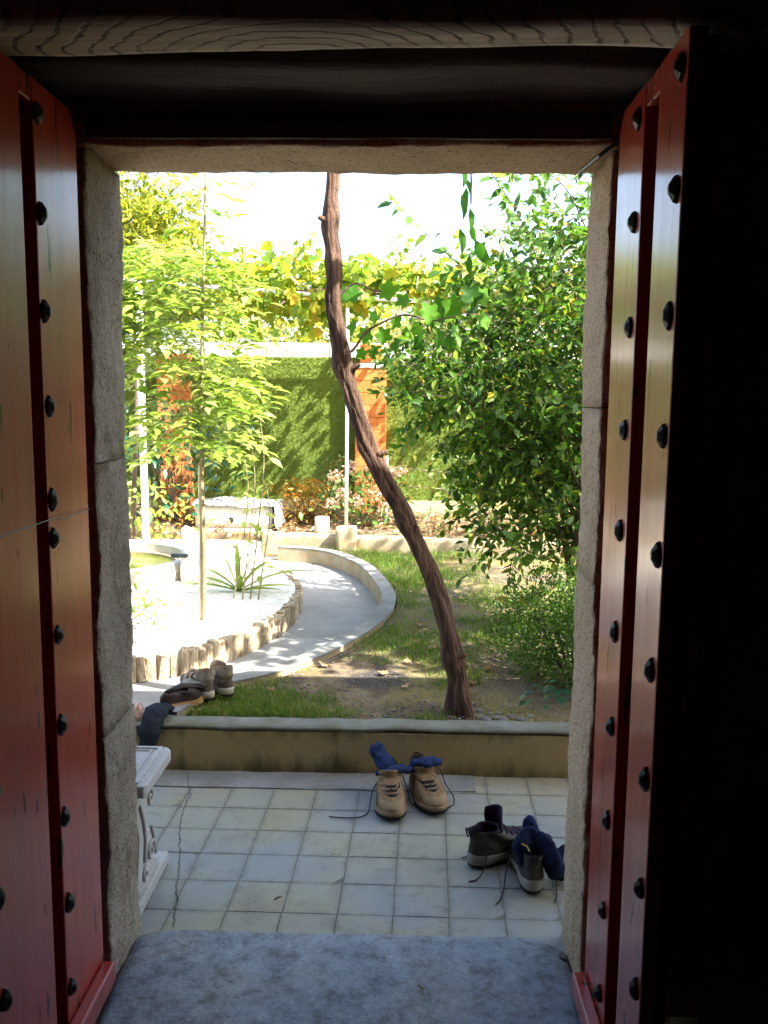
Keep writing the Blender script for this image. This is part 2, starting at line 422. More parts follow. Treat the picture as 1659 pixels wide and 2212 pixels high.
# ------------------------------------------------------------------ timbers over the door
def timber(lo, hi, mat, seed, amp, label, sag=None):
    mb = rough_box(lo, hi, (.06, .03, .05), amp, 3.0, seed, .02, .0015, 30)
    if sag:
        for p in mb.v: sag(p)
    return tag(mk('timber_beam', mb, mat, smooth=True), label, 'beam', 'timbers above the doorway')
def warp(p):
    if p.y > 1.70: p.y += -.022 * math.sin((p.x + .25) * 3.6) - .004
    if p.y < 1.65: p.y += .012 * math.sin(p.x * 5 + 1.0)
timber((-1.5, 1.603, 2.14), (1.35, 1.758, 2.42), M['beam'], 4, .006, 'grey weathered ceiling beam with bold swirling grain, nearest the camera', warp)
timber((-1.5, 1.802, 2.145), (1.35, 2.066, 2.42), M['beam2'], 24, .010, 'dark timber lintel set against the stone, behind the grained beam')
timber((JL + .002, 2.036, 2.066), (JR - .002, 2.064, 2.136), M['beam2'], 50, .002, 'added thin dark strip standing in for shade on the stone just above the door opening')  # added strip, its dark colour stands in for shade on the lintel's inner face
cb = tag(mk('electric_cable', MB().tube([(.52, 1.53, 2.10), (.545, 1.52, 2.085), (.575, 1.50, 2.09), (.60, 1.49, 2.125), (.61, 1.48, 2.2), (.612, 1.48, 2.62)], .006, 8), simple('grey_cable', (.35, .35, .36), None, 10, .5, 0)), 'grey cable hanging down from the ceiling beside the right door top', 'cable')

# ------------------------------------------------------------------ door leaves
def stud_mesh():
    mb = MB(); n = 8; v = [(0, 0, .0155)]
    for r, z in ((.006, .0145), (.0165, .0065), (.0185, 0)):
        for k in range(n):
            t = 2 * math.pi * k / n
            s = 1.14 if k % 4 == 2 else 1.0
            v.append((r * math.cos(t) * .92, r * math.sin(t) * s * 1.12, z))
    f = [(0, 1 + k, 1 + (k + 1) % n) for k in range(n)]
    for j in range(2):
        for k in range(n): f.append((1+j*n+k, 1+(j+1)*n+k, 1+(j+1)*n+(k+1)%n, 1+j*n+(k+1)%n))
    mb.add(v, f); return mb
stud_src = None
def leaf_door(X, sgn, label, zs_a, zs_b, g0=1.726, g1=1.822, end=1.558, sa=1.862, sb=1.585):
    """sgn +1: the right-hand leaf (its room-side face looks to -X)"""
    global stud_src
    t = thing('door_leaf', (X, 2.03, 0), label, 'door', group='the two red door leaves')
    def xb(a, b): return (min(X + sgn * a, X + sgn * b), max(X + sgn * a, X + sgn * b))
    ztop, zb = 2.118, .035
    def board(name, y0, y1, a, b, z0, z1, chamfer=0.0, bev=.004, mat=None):
        mat = mat or M['door']
        x0, x1 = xb(a, b)
        if chamfer:
            poly = [(y0, z0), (y1, z0), (y1, z1 - chamfer), (y1 - chamfer * .55, z1), (y0, z1)]
            mb = MB(); n = len(poly)
            mb.add([(x0, y, z) for y, z in poly] + [(x1, y, z) for y, z in poly], [tuple(range(n)), tuple(range(2*n-1, n-1, -1))] + [(i, n+i, n+(i+1)%n, (i+1)%n) for i in range(n)])
            return mk(name, mb, M['door'], t, bevel=bev, fix=True)
        return mk(name, MB().box((x0, y0, z0), (x1, y1, z1)), mat, t, bevel=bev)
    board('back_board', end + .004, 2.028, .034, .052, zb, ztop - .012, mat=M['door_back'])
    board('plank', g1, 2.030, 0, .033, zb, ztop, .05)
    board('plank', end, g0, 0, .033, zb, ztop)
    board('batten', g0 + .002, g1 - .002, .001, .033, ztop - .05, ztop - .002)
    board('bottom_rail', end - .05, 2.020, -.034, -.001, .045, .100, bev=.006)
    for col, (zz, yy) in enumerate(((zs_a, sa), (zs_b, sb))):
        for z in zz:
            if stud_src is None:
                stud_src = mk('stud', stud_mesh(), M['stud'], t, world_space=False)
                c = stud_src
            else: c = child_copy(stud_src, t)
            c.location = (0, yy - 2.03 + random.uniform(-.004, .004), z + random.uniform(-.004, .004))
            c.rotation_euler = (math.pi / 2, 0, -sgn * math.pi / 2) if sgn > 0 else (math.pi / 2, 0, math.pi / 2)
            c.scale = (1, random.uniform(.95, 1.12), random.uniform(.9, 1.1))
    return t
ra = [2.062, 1.86, 1.649, 1.435, 1.221, 1.006, .794, .574, .362, .155]
leaf_door(.466, 1, 'open red studded wooden door leaf on the right side of the doorway', ra, ra)
la = [2.055, 1.862, 1.668, 1.473, 1.279, 1.203, .993, .791, .58, .375, .177]
leaf_door(-.735, -1, 'open red studded wooden door leaf on the left, a thin wire across it', la, [2.06, 1.86, 1.65, 1.44, 1.22, 1.0, .79, .577, .378, .17], 1.738, 1.796, 1.43, 1.814, 1.50)
tag(mk('wire', MB().tube([(-.728, 1.45, 1.232), (-.716, 1.54, 1.248), (-.709, 1.765, 1.25), (-.708, 1.80, 1.243), (-.72, 1.9, 1.238), (-.731, 2.02, 1.236), (-.738, 2.034, 1.236)], .0012, 6), simple('thin_galvanised_wire', (.2, .17, .19), None, 20, .5, 0, metal=.5)), 'thin wire stretched across the left red door at stud height', 'wire')
hk = MB().tube([(.475, 2.06, 2.075), (.44, 2.10, 2.052), (.415, 2.2, 2.04), (.425, 2.25, 2.042)], .005, 6)
tag(mk('iron_rod', hk, M['stud']), 'short dark iron rod in the top right corner of the stone doorway', 'rod')

# ------------------------------------------------------------------ terrace of cement tiles
te = struct(mk('terrace_floor', MB().box((-4, 2.30, -.3), (4, 3.37, -.0025)), M['grout']))
P = .1632; TR = math.radians(-1.0)
tsrc = []
for k in range(3):
    h = P / 2 - .0007
    mb = rough_box((-h, -h, -.008), (h, h, 0), (.054, .054, .008), .0004, 20, k * 7 + 2, .004)
    tsrc.append(mb.v and mb)
tmesh = []
first = {}
cnt = 0
for j in range(-1, 6):
    for i in range(-8, 6):
        cx = .338 + P * (i - .5) + .030 * ((3.215 - P * (j + .5)) - 3.2); cy = 3.213 - P * (j + .5) - .012 * (cx)
        if cy - P / 2 > 3.22: continue
        k = random.randrange(3)
        if k not in first:
            o = mk('tile', tsrc[k], M['tile'], te, world_space=False); first[k] = o
        else: o = child_copy(first[k], te)
        o.location = (cx, cy, random.uniform(-.0010, .0006)); o.rotation_euler = (random.uniform(-.003, .003), random.uniform(-.003, .003), TR + random.uniform(-.004, .004))
        cnt += 1
bd = rough_box((-4, 3.219, -.01), (.30, 3.372, .004), (.05, .04, .014), .004, 9, 6, .004)
struct(mk('cement_border', bd, M['conc']))
bd2 = rough_box((.303, 3.205, -.02), (4, 3.372, -.007), (.05, .04, .013), .006, 9, 9, .004)
struct(mk('cement_border', bd2, M['conc_warm']))
# the long crack through the left-hand tiles
ck = [(-.844, 3.337), (-.811, 3.218), (-.79, 3.153), (-.788, 3.082), (-.787, 3.021), (-.773, 2.933), (-.763, 2.883), (-.743, 2.798), (-.722, 2.722), (-.704, 2.65), (-.691, 2.577), (-.679, 2.521), (-.657, 2.434), (-.654, 2.40), (-.648, 2.37), (-.633, 2.30)]
mb = MB(); pts = []
for (x0, y0), (x1, y1) in zip(ck, ck[1:]):
    for q in range(5):
        t = q / 5; pts.append((x0 + (x1 - x0) * t + random.uniform(-.004, .004), y0 + (y1 - y0) * t))
v = []
for x, y in pts:
    w = random.uniform(.0006, .0022); z = .0062 if y > 3.2 else .0016
    v += [(x - w, y, z), (x + w, y, z)]
mb.add(v, [(2*i, 2*i+1, 2*i+3, 2*i+2) for i in range(len(pts) - 1)])
mk('crack', mb, simple('crack_dirt', (.045, .04, .035), None, 30, .95, 0), te)

# ------------------------------------------------------------------ low wall of the raised garden
kw = thing('garden_wall', (0, 3.42, 0), 'low ochre rendered retaining wall with grey top along the terrace', 'wall')
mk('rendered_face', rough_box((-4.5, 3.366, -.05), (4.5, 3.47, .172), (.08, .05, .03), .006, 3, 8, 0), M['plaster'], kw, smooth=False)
mk('coping', rough_box((-4.5, 3.364, .173), (4.5, 3.476, .196), (.03, .03, .012), .007, 5, 19, .014, .003, 26), M['coping'], kw, smooth=True)

# ------------------------------------------------------------------ garden ground
struct(mk('ground', MB().box((-60, 3.45, -.6), (60, 140, -.02)), M['soil']))
KO = [(-.92, 3.47), (-.79, 3.84), (-.60, 4.02), (-.41, 4.29), (-.22, 4.69), (-.09, 5.11), (-.04, 5.53), (-.07, 5.95), (-.25, 6.78), (-.59, 7.40), (-1.05, 7.62)]
def spline(pts, n):
    P_ = [Vector((*p, 0)) if len(p) == 2 else Vector(p) for p in pts]; out = []
    for i in range(len(P_) - 1):
        a, b, c, d = P_[max(i-1, 0)], P_[i], P_[i+1], P_[min(i+2, len(P_)-1)]
        for q in range(n):
            t = q / n
            out.append(.5 * ((2*b) + (c-a)*t + (2*a-5*b+4*c-d)*t*t + (3*b-a-3*c+d)*t*t*t))
    out.append(P_[-1]); return out
KS = spline(KO, 8)
ys = np.array([p.y for p in KS]); xs = np.array([p.x for p in KS])
o_ = np.argsort(ys)
def kerb_x(y): return float(np.interp(y, ys[o_], xs[o_]))
def lawn_z(x, y): return .178 + .012 * nz((x, y, 0), 2.2, 3) + .006 * nz((x, y, 0), 9, 8)
NU, NVV = 90, 84
mb = MB()
def lawn_pt(u, v):
    y = 3.468 + (7.62 - 3.468) * v; x0 = kerb_x(y) + .01; x = x0 + (5.0 - x0) * (u ** 1.6)
    return (x, y, lawn_z(x, y))
mb.grid(lawn_pt, NU, NVV)
struct(mk('lawn', mb, M['soil'], smooth=True))
struct(mk('path', MB().box((-7, 3.474, -.1), (.3, 9.4, .08)), M['path']))
# curved kerb between path and lawn
kb = MB(); v = []; n = len(KS)
for i, p in enumerate(KS):
    t = (KS[min(i+1, n-1)] - KS[max(i-1, 0)]).normalized(); nrm = Vector((-t.y, t.x, 0))
    w = .085; zt = .2 + .003 * nz(p, 6)
    a = p; b = p + nrm * w
    v += [(a.x, a.y, .05), (a.x, a.y, zt - .006), (a.x + nrm.x*.008, a.y + nrm.y*.008, zt), (b.x - nrm.x*.008, b.y - nrm.y*.008, zt), (b.x, b.y, zt - .006), (b.x, b.y, .05)]
kb.add(v, [(6*i+k, 6*i+(k+1)%6, 6*(i+1)+(k+1)%6, 6*(i+1)+k) for i in range(n-1) for k in range(6)])
kt = thing('path_kerb', (-.2, 5.5, .08), 'curved concrete kerb sweeping between the path and the lawn', 'kerb')
mk('kerb_face', kb, M['conc_warm'], kt, fix=True)
v = []
for i, p in enumerate(KS):
    t = (KS[min(i+1, n-1)] - KS[max(i-1, 0)]).normalized(); nrm = Vector((-t.y, t.x, 0)); zt = .204 + .003 * nz(p, 6)
    for q in (-.003, .088):
        pp = p + nrm * q; v += [(pp.x, pp.y, zt - .005), (pp.x, pp.y, zt + .004)]
mk('kerb_top', MB().add(v, [(4*i+a, 4*i+b, 4*i+4+b, 4*i+4+a) for i in range(n-1) for a, b in ((0, 1), (1, 3), (3, 2), (2, 0))]), M['conc'], kt, fix=True)

# log palisade edging and the white gravel bed behind it
LG = [(-1.2, 7.2), (-1.05, 6.75), (-.85, 6.33), (-.72, 5.95), (-.69, 5.6), (-.73, 5.2), (-.80, 4.92), (-.90, 4.68), (-1.0, 4.50), (-1.13, 4.34), (-1.45, 4.16), (-1.9, 4.02), (-2.5, 3.95), (-3.4, 3.92)]
LS = spline(LG, 24)
ed = thing('log_edging', (-.9, 5.0, .08), 'palisade edging of short upright logs along the sunlit gravel bed', 'edging')
acc = 0; last = LS[0]; srcs = []
M['log'] = simple('pale_split_log', (.58, .49, .35), (.26, .19, .11), 14, .9, .8, .02, stretch=(4, 4, 1))
nlog = 0
for p in LS[1:]:
    acc += (p - last).length; last = p
    if acc >= .047:
        acc = 0; k = nlog % 4
        if len(srcs) < 4:
            mb = MB(); seg = 9; rr = [.029, .03, .03, .029, .021]; zz = [0, .02, .135, .153, .158]; v = []; h = 0
            for j, (r_, z_) in enumerate(zip(rr, zz)):
                for q in range(seg):
                    a = 2*math.pi*q/seg; d = 1 + .34 * nz((math.cos(a), math.sin(a), j * .3), 2.1, k * 9)
                    v.append((r_*d*math.cos(a), r_*d*math.sin(a), z_ + .006 * math.cos(a + k)))
            f = [(j*seg+q, j*seg+(q+1)%seg, (j+1)*seg+(q+1)%seg, (j+1)*seg+q) for j in range(4) for q in range(seg)] + [tuple(4*seg+q for q in range(seg))]
            mb.add(v, f); o = mk('log', mb, M['log'], ed, world_space=False, smooth=False); srcs.append(o)
        else: o = child_copy(srcs[k], ed)
        o.location = (p.x + .9, p.y - 5.0, 0); o.rotation_euler = (random.uniform(-.09, .09), random.uniform(-.09, .09), random.uniform(0, 6)); q_ = random.uniform(.72, 1.25); o.scale = (q_, random.uniform(.75, 1.25), random.uniform(.78, .90)); nlog += 1
poly = [(p.x - .02, p.y + .01) for p in LS[::3]] + [(-6, 3.9), (-6, 8.3), (-1.3, 8.3)]
struct(mk('gravel_bed', MB().prism(poly, .07, .212), M['white_gravel']))
def scatter_stones(name, n, inside, z, s0, s1, mat, rng):
    pts = []
    while len(pts) < n:
        x, y = inside(rng); pts.append((x, y))
    P0 = np.array(pts); N = len(P0)
    base = np.array([(1,0,0),(-1,0,0),(0,1,0),(0,-1,0),(0,0,.8),(0,0,-.8)]); fc = np.array([(0,2,4),(2,1,4),(1,3,4),(3,0,4),(2,0,5),(1,2,5),(3,1,5),(0,3,5)])
    S = rng.uniform(s0, s1, (N, 1, 1)) * rng.uniform(.7, 1.3, (N, 6, 1)); a = rng.uniform(0, 6.3, N)
    B = base[None] * S; c, s = np.cos(a)[:, None], np.sin(a)[:, None]
    V = np.stack([B[..., 0]*c - B[..., 1]*s + P0[:, None, 0], B[..., 0]*s + B[..., 1]*c + P0[:, None, 1], B[..., 2] + z], -1).reshape(-1, 3)
    F = (fc[None] + 6 * np.arange(N)[:, None, None]).reshape(-1, 3)
    return tag(np_mesh(name, V, F, mat), kind='stuff')
lys = np.array([p.y for p in LS]); lxs = np.array([p.x for p in LS])
def in_bed(rng):
    while True:
        x, y = rng.uniform(-2.3, -.7), rng.uniform(4.0, 6.6)
        i = np.argmin((lys - y)**2 + (lxs - x)**2)
        if x < np.interp(y, lys[::-1], lxs[::-1]) - .05: return x, y
g_ = scatter_stones('gravel', 3500, in_bed, .211, .004, .010, M['white_gravel'], RNG)
tag(g_, 'loose white gravel covering the sunlit bed', 'gravel')

# ------------------------------------------------------------------ foliage machinery
OV_V = np.array([(0,0,0),(-.23,.33,.05),(0,.38,-.02),(.23,.33,.05),(-.17,.68,.02),(0,.7,-.05),(.17,.68,.02),(0,1,-.14)])
OV_F = np.array([(0,3,2),(0,2,1),(1,2,5),(1,5,4),(2,3,6),(2,6,5),(4,5,7),(5,6,7)])
NA_V = OV_V * np.array([.55, 1, .8]); NA_F = OV_F
def lobed(lobes=5, depth=.45):
    v = [(0, 0, 0), (0, .42, -.03)]; out = []
    n = 22
    for i in range(n):
        t = -math.pi * .93 + 2 * math.pi * .93 * i / (n - 1)
        r = .52 * (1 - depth * .5 + depth * .5 * math.cos(t * lobes + 0.0)) * (1.12 - .12 * abs(t) / math.pi) + .03 * ((i % 2) - .5)
        out.append((r * math.sin(t), .42 + r * math.cos(t), .16 * abs(math.sin(t)) * r * 2 - .22 * max(0, math.cos(t)) * r + .03 * math.sin(5 * t)))
    v += out
    f = [(1, 2 + i + 1, 2 + i) for i in range(n - 1)] + [(1, 2, 2 + n - 1)]
    return np.array(v), np.array(f)
LB_V, LB_F = lobed(5, .38)
def unit(a): return a / np.maximum(np.linalg.norm(a, axis=-1, keepdims=True), 1e-6)
def leaves(name, parent, mat, P, D, N, S, tone, tpl=(OV_V, OV_F), kind='stuff'):
    V0, F0 = tpl; D = unit(D); Sd = unit(np.cross(D, N)); Nn = np.cross(Sd, D)
    S = np.asarray(S)[:, None, None]
    V = P[:, None] + S * (V0[None, :, 0:1] * Sd[:, None] + V0[None, :, 1:2] * D[:, None] + V0[None, :, 2:3] * Nn[:, None])
    k = len(V0); F = (F0[None] + k * np.arange(len(P))[:, None, None]).reshape(-1, 3)
    o = np_mesh(name, V.reshape(-1, 3), F, mat, parent, np.repeat(tone, k))
    if kind: o['kind'] = kind
    return o
def in_blobs(rng, blobs, n, shell=.35):
    """points spread through ellipsoids, denser toward the outside; also the outward direction"""
    w = np.array([b[6] if len(b) > 6 else b[3]*b[4]*b[5] for b in blobs]); w = w / w.sum()
    idx = rng.choice(len(blobs), n, p=w); B = np.array([b[:6] for b in blobs])[idx]
    d = unit(rng.normal(size=(n, 3))); r = rng.uniform(0, 1, n) ** shell
    return B[:, :3] + d * r[:, None] * B[:, 3:6], d
def spray(rng, P, D, per, length, spread=.9, droop=.15, flat=.6):
    """leaf positions along short twigs starting at P heading D"""
    n = len(P); t = rng.uniform(.1, 1, (n, per)); L = rng.uniform(.6, 1.3, (n, 1)) * length
    base = P[:, None] + D[:, None] * (t * L)[..., None]; base[..., 2] -= droop * (t * L) ** 1.0 * .6
    side = unit(np.cross(D, rng.normal(size=(n, 3))))
    sg = np.where(np.arange(per) % 2 == 0, 1., -1.)[None, :, None]
    ld = unit(D[:, None] * .7 + side[:, None] * sg * spread + rng.normal(size=(n, per, 3)) * .35 + np.array([0, 0, -droop]))
    nn = unit(np.array([0, 0, 1.0]) * flat + rng.normal(size=(n, per, 3)) * .55)
    return base.reshape(-1, 3), ld.reshape(-1, 3), nn.reshape(-1, 3), (P[:, None] + D[:, None] * L[:, None] * np.array([0, 0, 0]))
def twigs_mesh(name, parent, mat, A, B, r):
    """thin 3-sided twigs from A to B in one mesh"""
    n = len(A); d = unit(B - A); a = unit(np.cross(d, np.array([.3, .2, 1.0]))); b = np.cross(d, a)
    r = np.broadcast_to(np.asarray(r, float).reshape(-1, 1), (n, 1)); V = []
    for q in range(3):
        t = 2*math.pi*q/3; V.append(A + (a*math.cos(t) + b*math.sin(t)) * r)
    for q in range(3):
        t = 2*math.pi*q/3; V.append(B + (a*math.cos(t) + b*math.sin(t)) * r * .5)
    V = np.stack(V, 1).reshape(-1, 3); f = np.array([(0,1,4,3),(1,2,5,4),(2,0,3,5)])
    F = (f[None] + 6*np.arange(n)[:, None, None]).reshape(-1, 4)
    o = np_mesh(name, V, F, mat, parent); o['kind'] = 'stuff'; return o

M['leaf_shrub'] = mat_leaf('shrub_leaf', [(0, (.03, .09, .022)), (.4, (.085, .185, .028)), (.72, (.17, .27, .035)), (.92, (.30, .32, .04)), (1, (.46, .32, .03))], .5, .34)
M['leaf_young'] = mat_leaf('young_tree_leaf', [(0, (.13, .21, .035)), (.5, (.25, .34, .06)), (1, (.42, .46, .14))], .5, .4)
M['leaf_vine'] = mat_leaf('vine_leaf', [(0, (.08, .17, .02)), (.5, (.19, .27, .025)), (.8, (.34, .34, .03)), (1, (.5, .33, .03))], .5, .45)
M['leaf_vine_dark'] = mat_leaf('green_vine_leaf', [(0, (.03, .10, .012)), (.6, (.06, .18, .015)), (1, (.11, .26, .02))], .5, .6, spec=.2)
M['leaf_tree'] = mat_leaf('yellowing_tree_leaf', [(0, (.12, .18, .02)), (.5, (.27, .30, .03)), (1, (.48, .40, .05))], .5, .45)
M['leaf_box'] = mat_leaf('box_leaf', [(0, (.03, .08, .014)), (.5, (.09, .18, .022)), (1, (.22, .32, .035))], .4, .4)
M['leaf_orange'] = mat_leaf('orange_leaf', [(0, (.30, .10, .012)), (.6, (.46, .22, .02)), (1, (.36, .30, .04))], .4, .45)
M['leaf_hyd'] = mat_leaf('hydrangea_leaf', [(0, (.05, .13, .03)), (.6, (.12, .22, .04)), (.85, (.26, .24, .06)), (1, (.30, .12, .04))], .35, .45)
M['petal'] = mat_leaf('faded_hydrangea_petal', [(0, (.40, .20, .15)), (.6, (.55, .36, .28)), (1, (.62, .52, .42))], .35, .6)
M['leaf_camellia'] = mat_leaf('glossy_dark_leaf', [(0, (.015, .07, .04)), (.7, (.03, .12, .06)), (1, (.10, .18, .08))], .2, .22)
M['leaf_far'] = mat_leaf('far_tree_leaf', [(0, (.22, .24, .06)), (.5, (.34, .32, .10)), (1, (.48, .38, .22))], .45, .5)
M['leaf_dry'] = mat_leaf('dry_leaf', [(0, (.16, .07, .03)), (.5, (.34, .17, .08)), (1, (.55, .40, .25))], .25, .7)
M['grass'] = mat_leaf('grass_blade', [(0, (.06, .13, .015)), (.45, (.11, .22, .02)), (.7, (.20, .26, .03)), (1, (.36, .30, .10))], .4, .5)
M['yucca'] = mat_leaf('yucca_leaf', [(0, (.14, .25, .03)), (1, (.40, .42, .10))], .35, .4)
M['fuzz'] = mat_leaf('artificial_turf_fibre', [(0, (.10, .16, .018)), (.6, (.14, .20, .022)), (1, (.18, .24, .035))], .2, .6, spec=.15)
def bark(name, c1, c2, c3):
    n = NT(name); v = n.coords('Object', (1, 1, .12)); a = n.noise(v, 26, 7, .65, .5); b = n.noise(n.coords('Object', (1, 1, .3)), 70, 5, .6)
    n.col(n.ramp(a, [(.3, c1), (.5, c2), (.72, c3)])); n.rough(.92); n.bump(n.math('ADD', n.math('MULTIPLY', a, 1.6), b), 1.0, .02); return n.m
M['bark'] = bark('vine_bark', (.036, .019, .012), (.12, .062, .038), (.22, .138, .092))
M['stem'] = bark('shrub_stem', (.05, .03, .02), (.12, .075, .05), (.2, .14, .10))
M['pale_stem'] = bark('pale_young_bark', (.24, .18, .09), (.38, .30, .16), (.5, .42, .26)); M['green_twig'] = simple('green_twig', (.16, .20, .05), (.10, .13, .03), 20, .7, 0)

# ------------------------------------------------------------------ grapevine trunk in the lawn
vt = [(.262, 3.60, .12), (.258, 3.60, .20), (.250, 3.60, .30), (.236, 3.60, .40), (.205, 3.60, .52), (.165, 3.60, .65), (.141, 3.60, .716), (.085, 3.60, .85), (.041, 3.60, .949), (-.005, 3.60, 1.04), (-.076, 3.60, 1.16), (-.13, 3.60, 1.29), (-.182, 3.60, 1.423), (-.222, 3.60, 1.55), (-.246, 3.60, 1.65), (-.264, 3.60, 1.75), (-.283, 3.60, 1.883), (-.280, 3.60, 1.97), (-.286, 3.60, 2.063), (-.305, 3.60, 2.16), (-.302, 3.60, 2.224), (-.292, 3.6, 2.33), (-.288, 3.60, 2.40), (-.27, 3.60, 2.6), (-.20, 3.62, 2.78)]
VS = [p + Vector((.006 * nz((p.z, 0, 0), 5, 3), .012 * nz((p.z, 1, 0), 5, 9), 0)) for p in spline(vt, 11)]; nV = len(VS)
kr = np.interp(np.linspace(0, 1, nV), [0, .03, .1, .3, .5, .7, .85, 1], [.074, .055, .040, .035, .0345, .031, .027, .023])
mb = MB(); v = []; seg = 44
for i, p in enumerate(VS):
    T = (VS[min(i+1, nV-1)] - VS[max(i-1, 0)]).normalized(); a = T.cross(Vector((0, 1, 0))).normalized(); b = T.cross(a)
    for q in range(seg):
        th = 2*math.pi*q/seg
        tw = th + p.z * 1.3
        cx_, sx_ = math.cos(tw), math.sin(tw)
        fis = 1 - abs(nz((cx_ * 2.6, sx_ * 2.6, p.z * 1.6), 1.0, 2)) * 2.4
        r = kr[i] * (1 + .10 * math.sin(3*tw + 1) + .16 * nz((cx_, sx_, p.z * 5), 1.6, 4) - .11 * max(0, fis) ** 3 + .10 * nz((cx_ * 3, sx_ * 3, p.z * 16), 1.0, 7) + .10 * nz((cx_ * 7, sx_ * 7, p.z * 6), 1.0, 5))
        for (zc, tc, am) in ((.42, .2, .45), (1.64, .1, .45), (1.0, .1, .45), (2.03, .3, .45), (2.2, 3.0, .5), (.78, 3.1, .3), (1.3, .2, .35)):
            r += kr[i] * am * math.exp(-((p.z - zc) / .05)**2) * max(0, math.cos(th - tc - 3.14 * 0))
        if p.z < .30: r += kr[i] * .55 * ((.30 - p.z) / .18) ** 1.5 * max(0, math.cos(2.5 * th + .6)) ** 2
        v.append(p + a * (r * math.cos(th)) + b * (r * math.sin(th)))
mb.add(v, [(i*seg+q, i*seg+(q+1)%seg, (i+1)*seg+(q+1)%seg, (i+1)*seg+q) for i in range(nV-1) for q in range(seg)] + [tuple((nV-1)*seg+q for q in range(seg))])
vine = thing('grapevine', (.262, 3.60, .18), 'old grapevine with a twisting brown trunk rising from the lawn', 'vine')
mk('trunk', mb, M['bark'], vine, smooth=True)
def branch(pts, r0_, r1_, mat, parent, name='branch', seg=7):
    S = spline(pts, 5); n = len(S); return mk(name, MB().tube(S, [r0_ + (r1_-r0_)*i/(n-1) for i in range(n)], seg), mat, parent, smooth=True)
branch([(-.245, 3.60, 1.66), (-.20, 3.62, 1.70), (-.16, 3.64, 1.76), (-.10, 3.66, 1.80), (0, 3.7, 1.84), (.12, 3.74, 1.82), (.26, 3.8, 1.86)], .0065, .003, M['stem'], vine)
branch([(-.27, 3.60, 1.90), (-.20, 3.62, 1.955), (-.12, 3.66, 1.93), (-.05, 3.68, 1.94)], .005, .003, M['stem'], vine)
branch([(-.22, 3.62, 2.76), (.1, 3.7, 2.75), (.25, 3.78, 2.55), (.27, 3.8, 2.3)], .016, .003, M['bark'], vine)
branch([(-.22, 3.62, 2.77), (-.4, 3.5, 2.82), (-.8, 3.3, 2.86), (-1.2, 3.2, 2.88)], .018, .006, M['bark'], vine)
branch([(-.2, 3.62, 2.78), (.3, 3.4, 2.84), (.9, 3.3, 2.86), (1.8, 3.5, 2.9), (2.6, 3.8, 2.9)], .02, .007, M['bark'], vine)
for pts in ([(-.225, 3.59, 1.60), (-.19, 3.575, 1.625), (-.175, 3.57, 1.63)], [(.02, 3.59, .96), (.06, 3.575, .985)], [(-.31, 3.59, 2.19), (-.345, 3.58, 2.205)], [(.225, 3.58, .42), (.275, 3.57, .44)], [(-.10, 3.59, 1.27), (-.065, 3.58, 1.285)]):
    branch(pts, .016, .008, M['bark'], vine, 'stub', 8)
# big leaves one can pick out, each its own part
def one_leaf(parent, name, p, d, n_, s, tone, mat, tpl=(LB_V, LB_F)):
    return leaves(name, parent, mat, np.array([p], float), np.array([d], float), np.array([n_], float), np.array([s]), np.array([tone]), tpl, kind=None)
lr = np.random.default_rng(5)
big = [(-.19, 1.93, .115), (-.10, 1.90, .10), (.02, 1.90, .10), (.10, 1.86, .12), (.165, 1.90, .13), (.22, 1.88, .11), (.26, 1.93, .12), (.05, 1.80, .085), (-.03, 1.82, .09), (-.14, 1.84, .08), (-.08, 1.76, .085), (-.16, 1.76, .08), (-.20, 1.80, .075), (-.02, 1.72, .08), (.06, 1.74, .085), (.14, 1.76, .085), (.20, 1.74, .08), (-.115, 1.69, .075), (.30, 1.82, .1), (.34, 1.90, .1), (-.19, 1.69, .06)]
for x, z, s in big:
    y = 3.70 + lr.uniform(-.1, .14)
    if z > 1.85: d = (lr.normal() * .8, -.35, -.6 + lr.normal() * .4); nn = (lr.normal() * .5, -1.0, .45 + lr.normal() * .25)
    else: d = (lr.normal() * .35, -.15, -1.0); nn = (lr.normal() * .9, -.8, .3)
    one_leaf(vine, 'leaf', (x, y, z + .02), d, nn, s * lr.uniform(.70, 1.05), lr.uniform(0, 1), M['leaf_vine_dark'])
for x, z, s in ((.235, 2.44, .07), (.25, 2.37, .07), (.225, 2.33, .09), (.262, 2.28, .085), (.225, 2.21, .10), (.275, 2.22, .07), (.29, 2.16, .12), (.27, 2.10, .08), (.24, 2.40, .06)):
    one_leaf(vine, 'leaf', (x, 3.78 + lr.uniform(-.04, .04), z), (lr.normal() * .3, .1, -1), (.8 * (1 if lr.uniform() < .5 else -1), -.75, .1), s * 1.15, lr.uniform(0, .4), M['leaf_vine_dark'], (OV_V, OV_F))
Pv, Dv = in_blobs(lr, [(2.1, 3.5, 2.95, .9, .7, .18), (.95, 3.25, 2.98, .5, .35, .12)], 420, .6)
leaves('crown', vine, M['leaf_vine'], Pv, lr.normal(size=(420, 3)) * [1, 1, .3], np.tile([0, 0, 1.], (420, 1)) + lr.normal(size=(420, 3)) * .4, lr.uniform(.08, .14, 420), lr.uniform(0, 1, 420), (LB_V, LB_F))

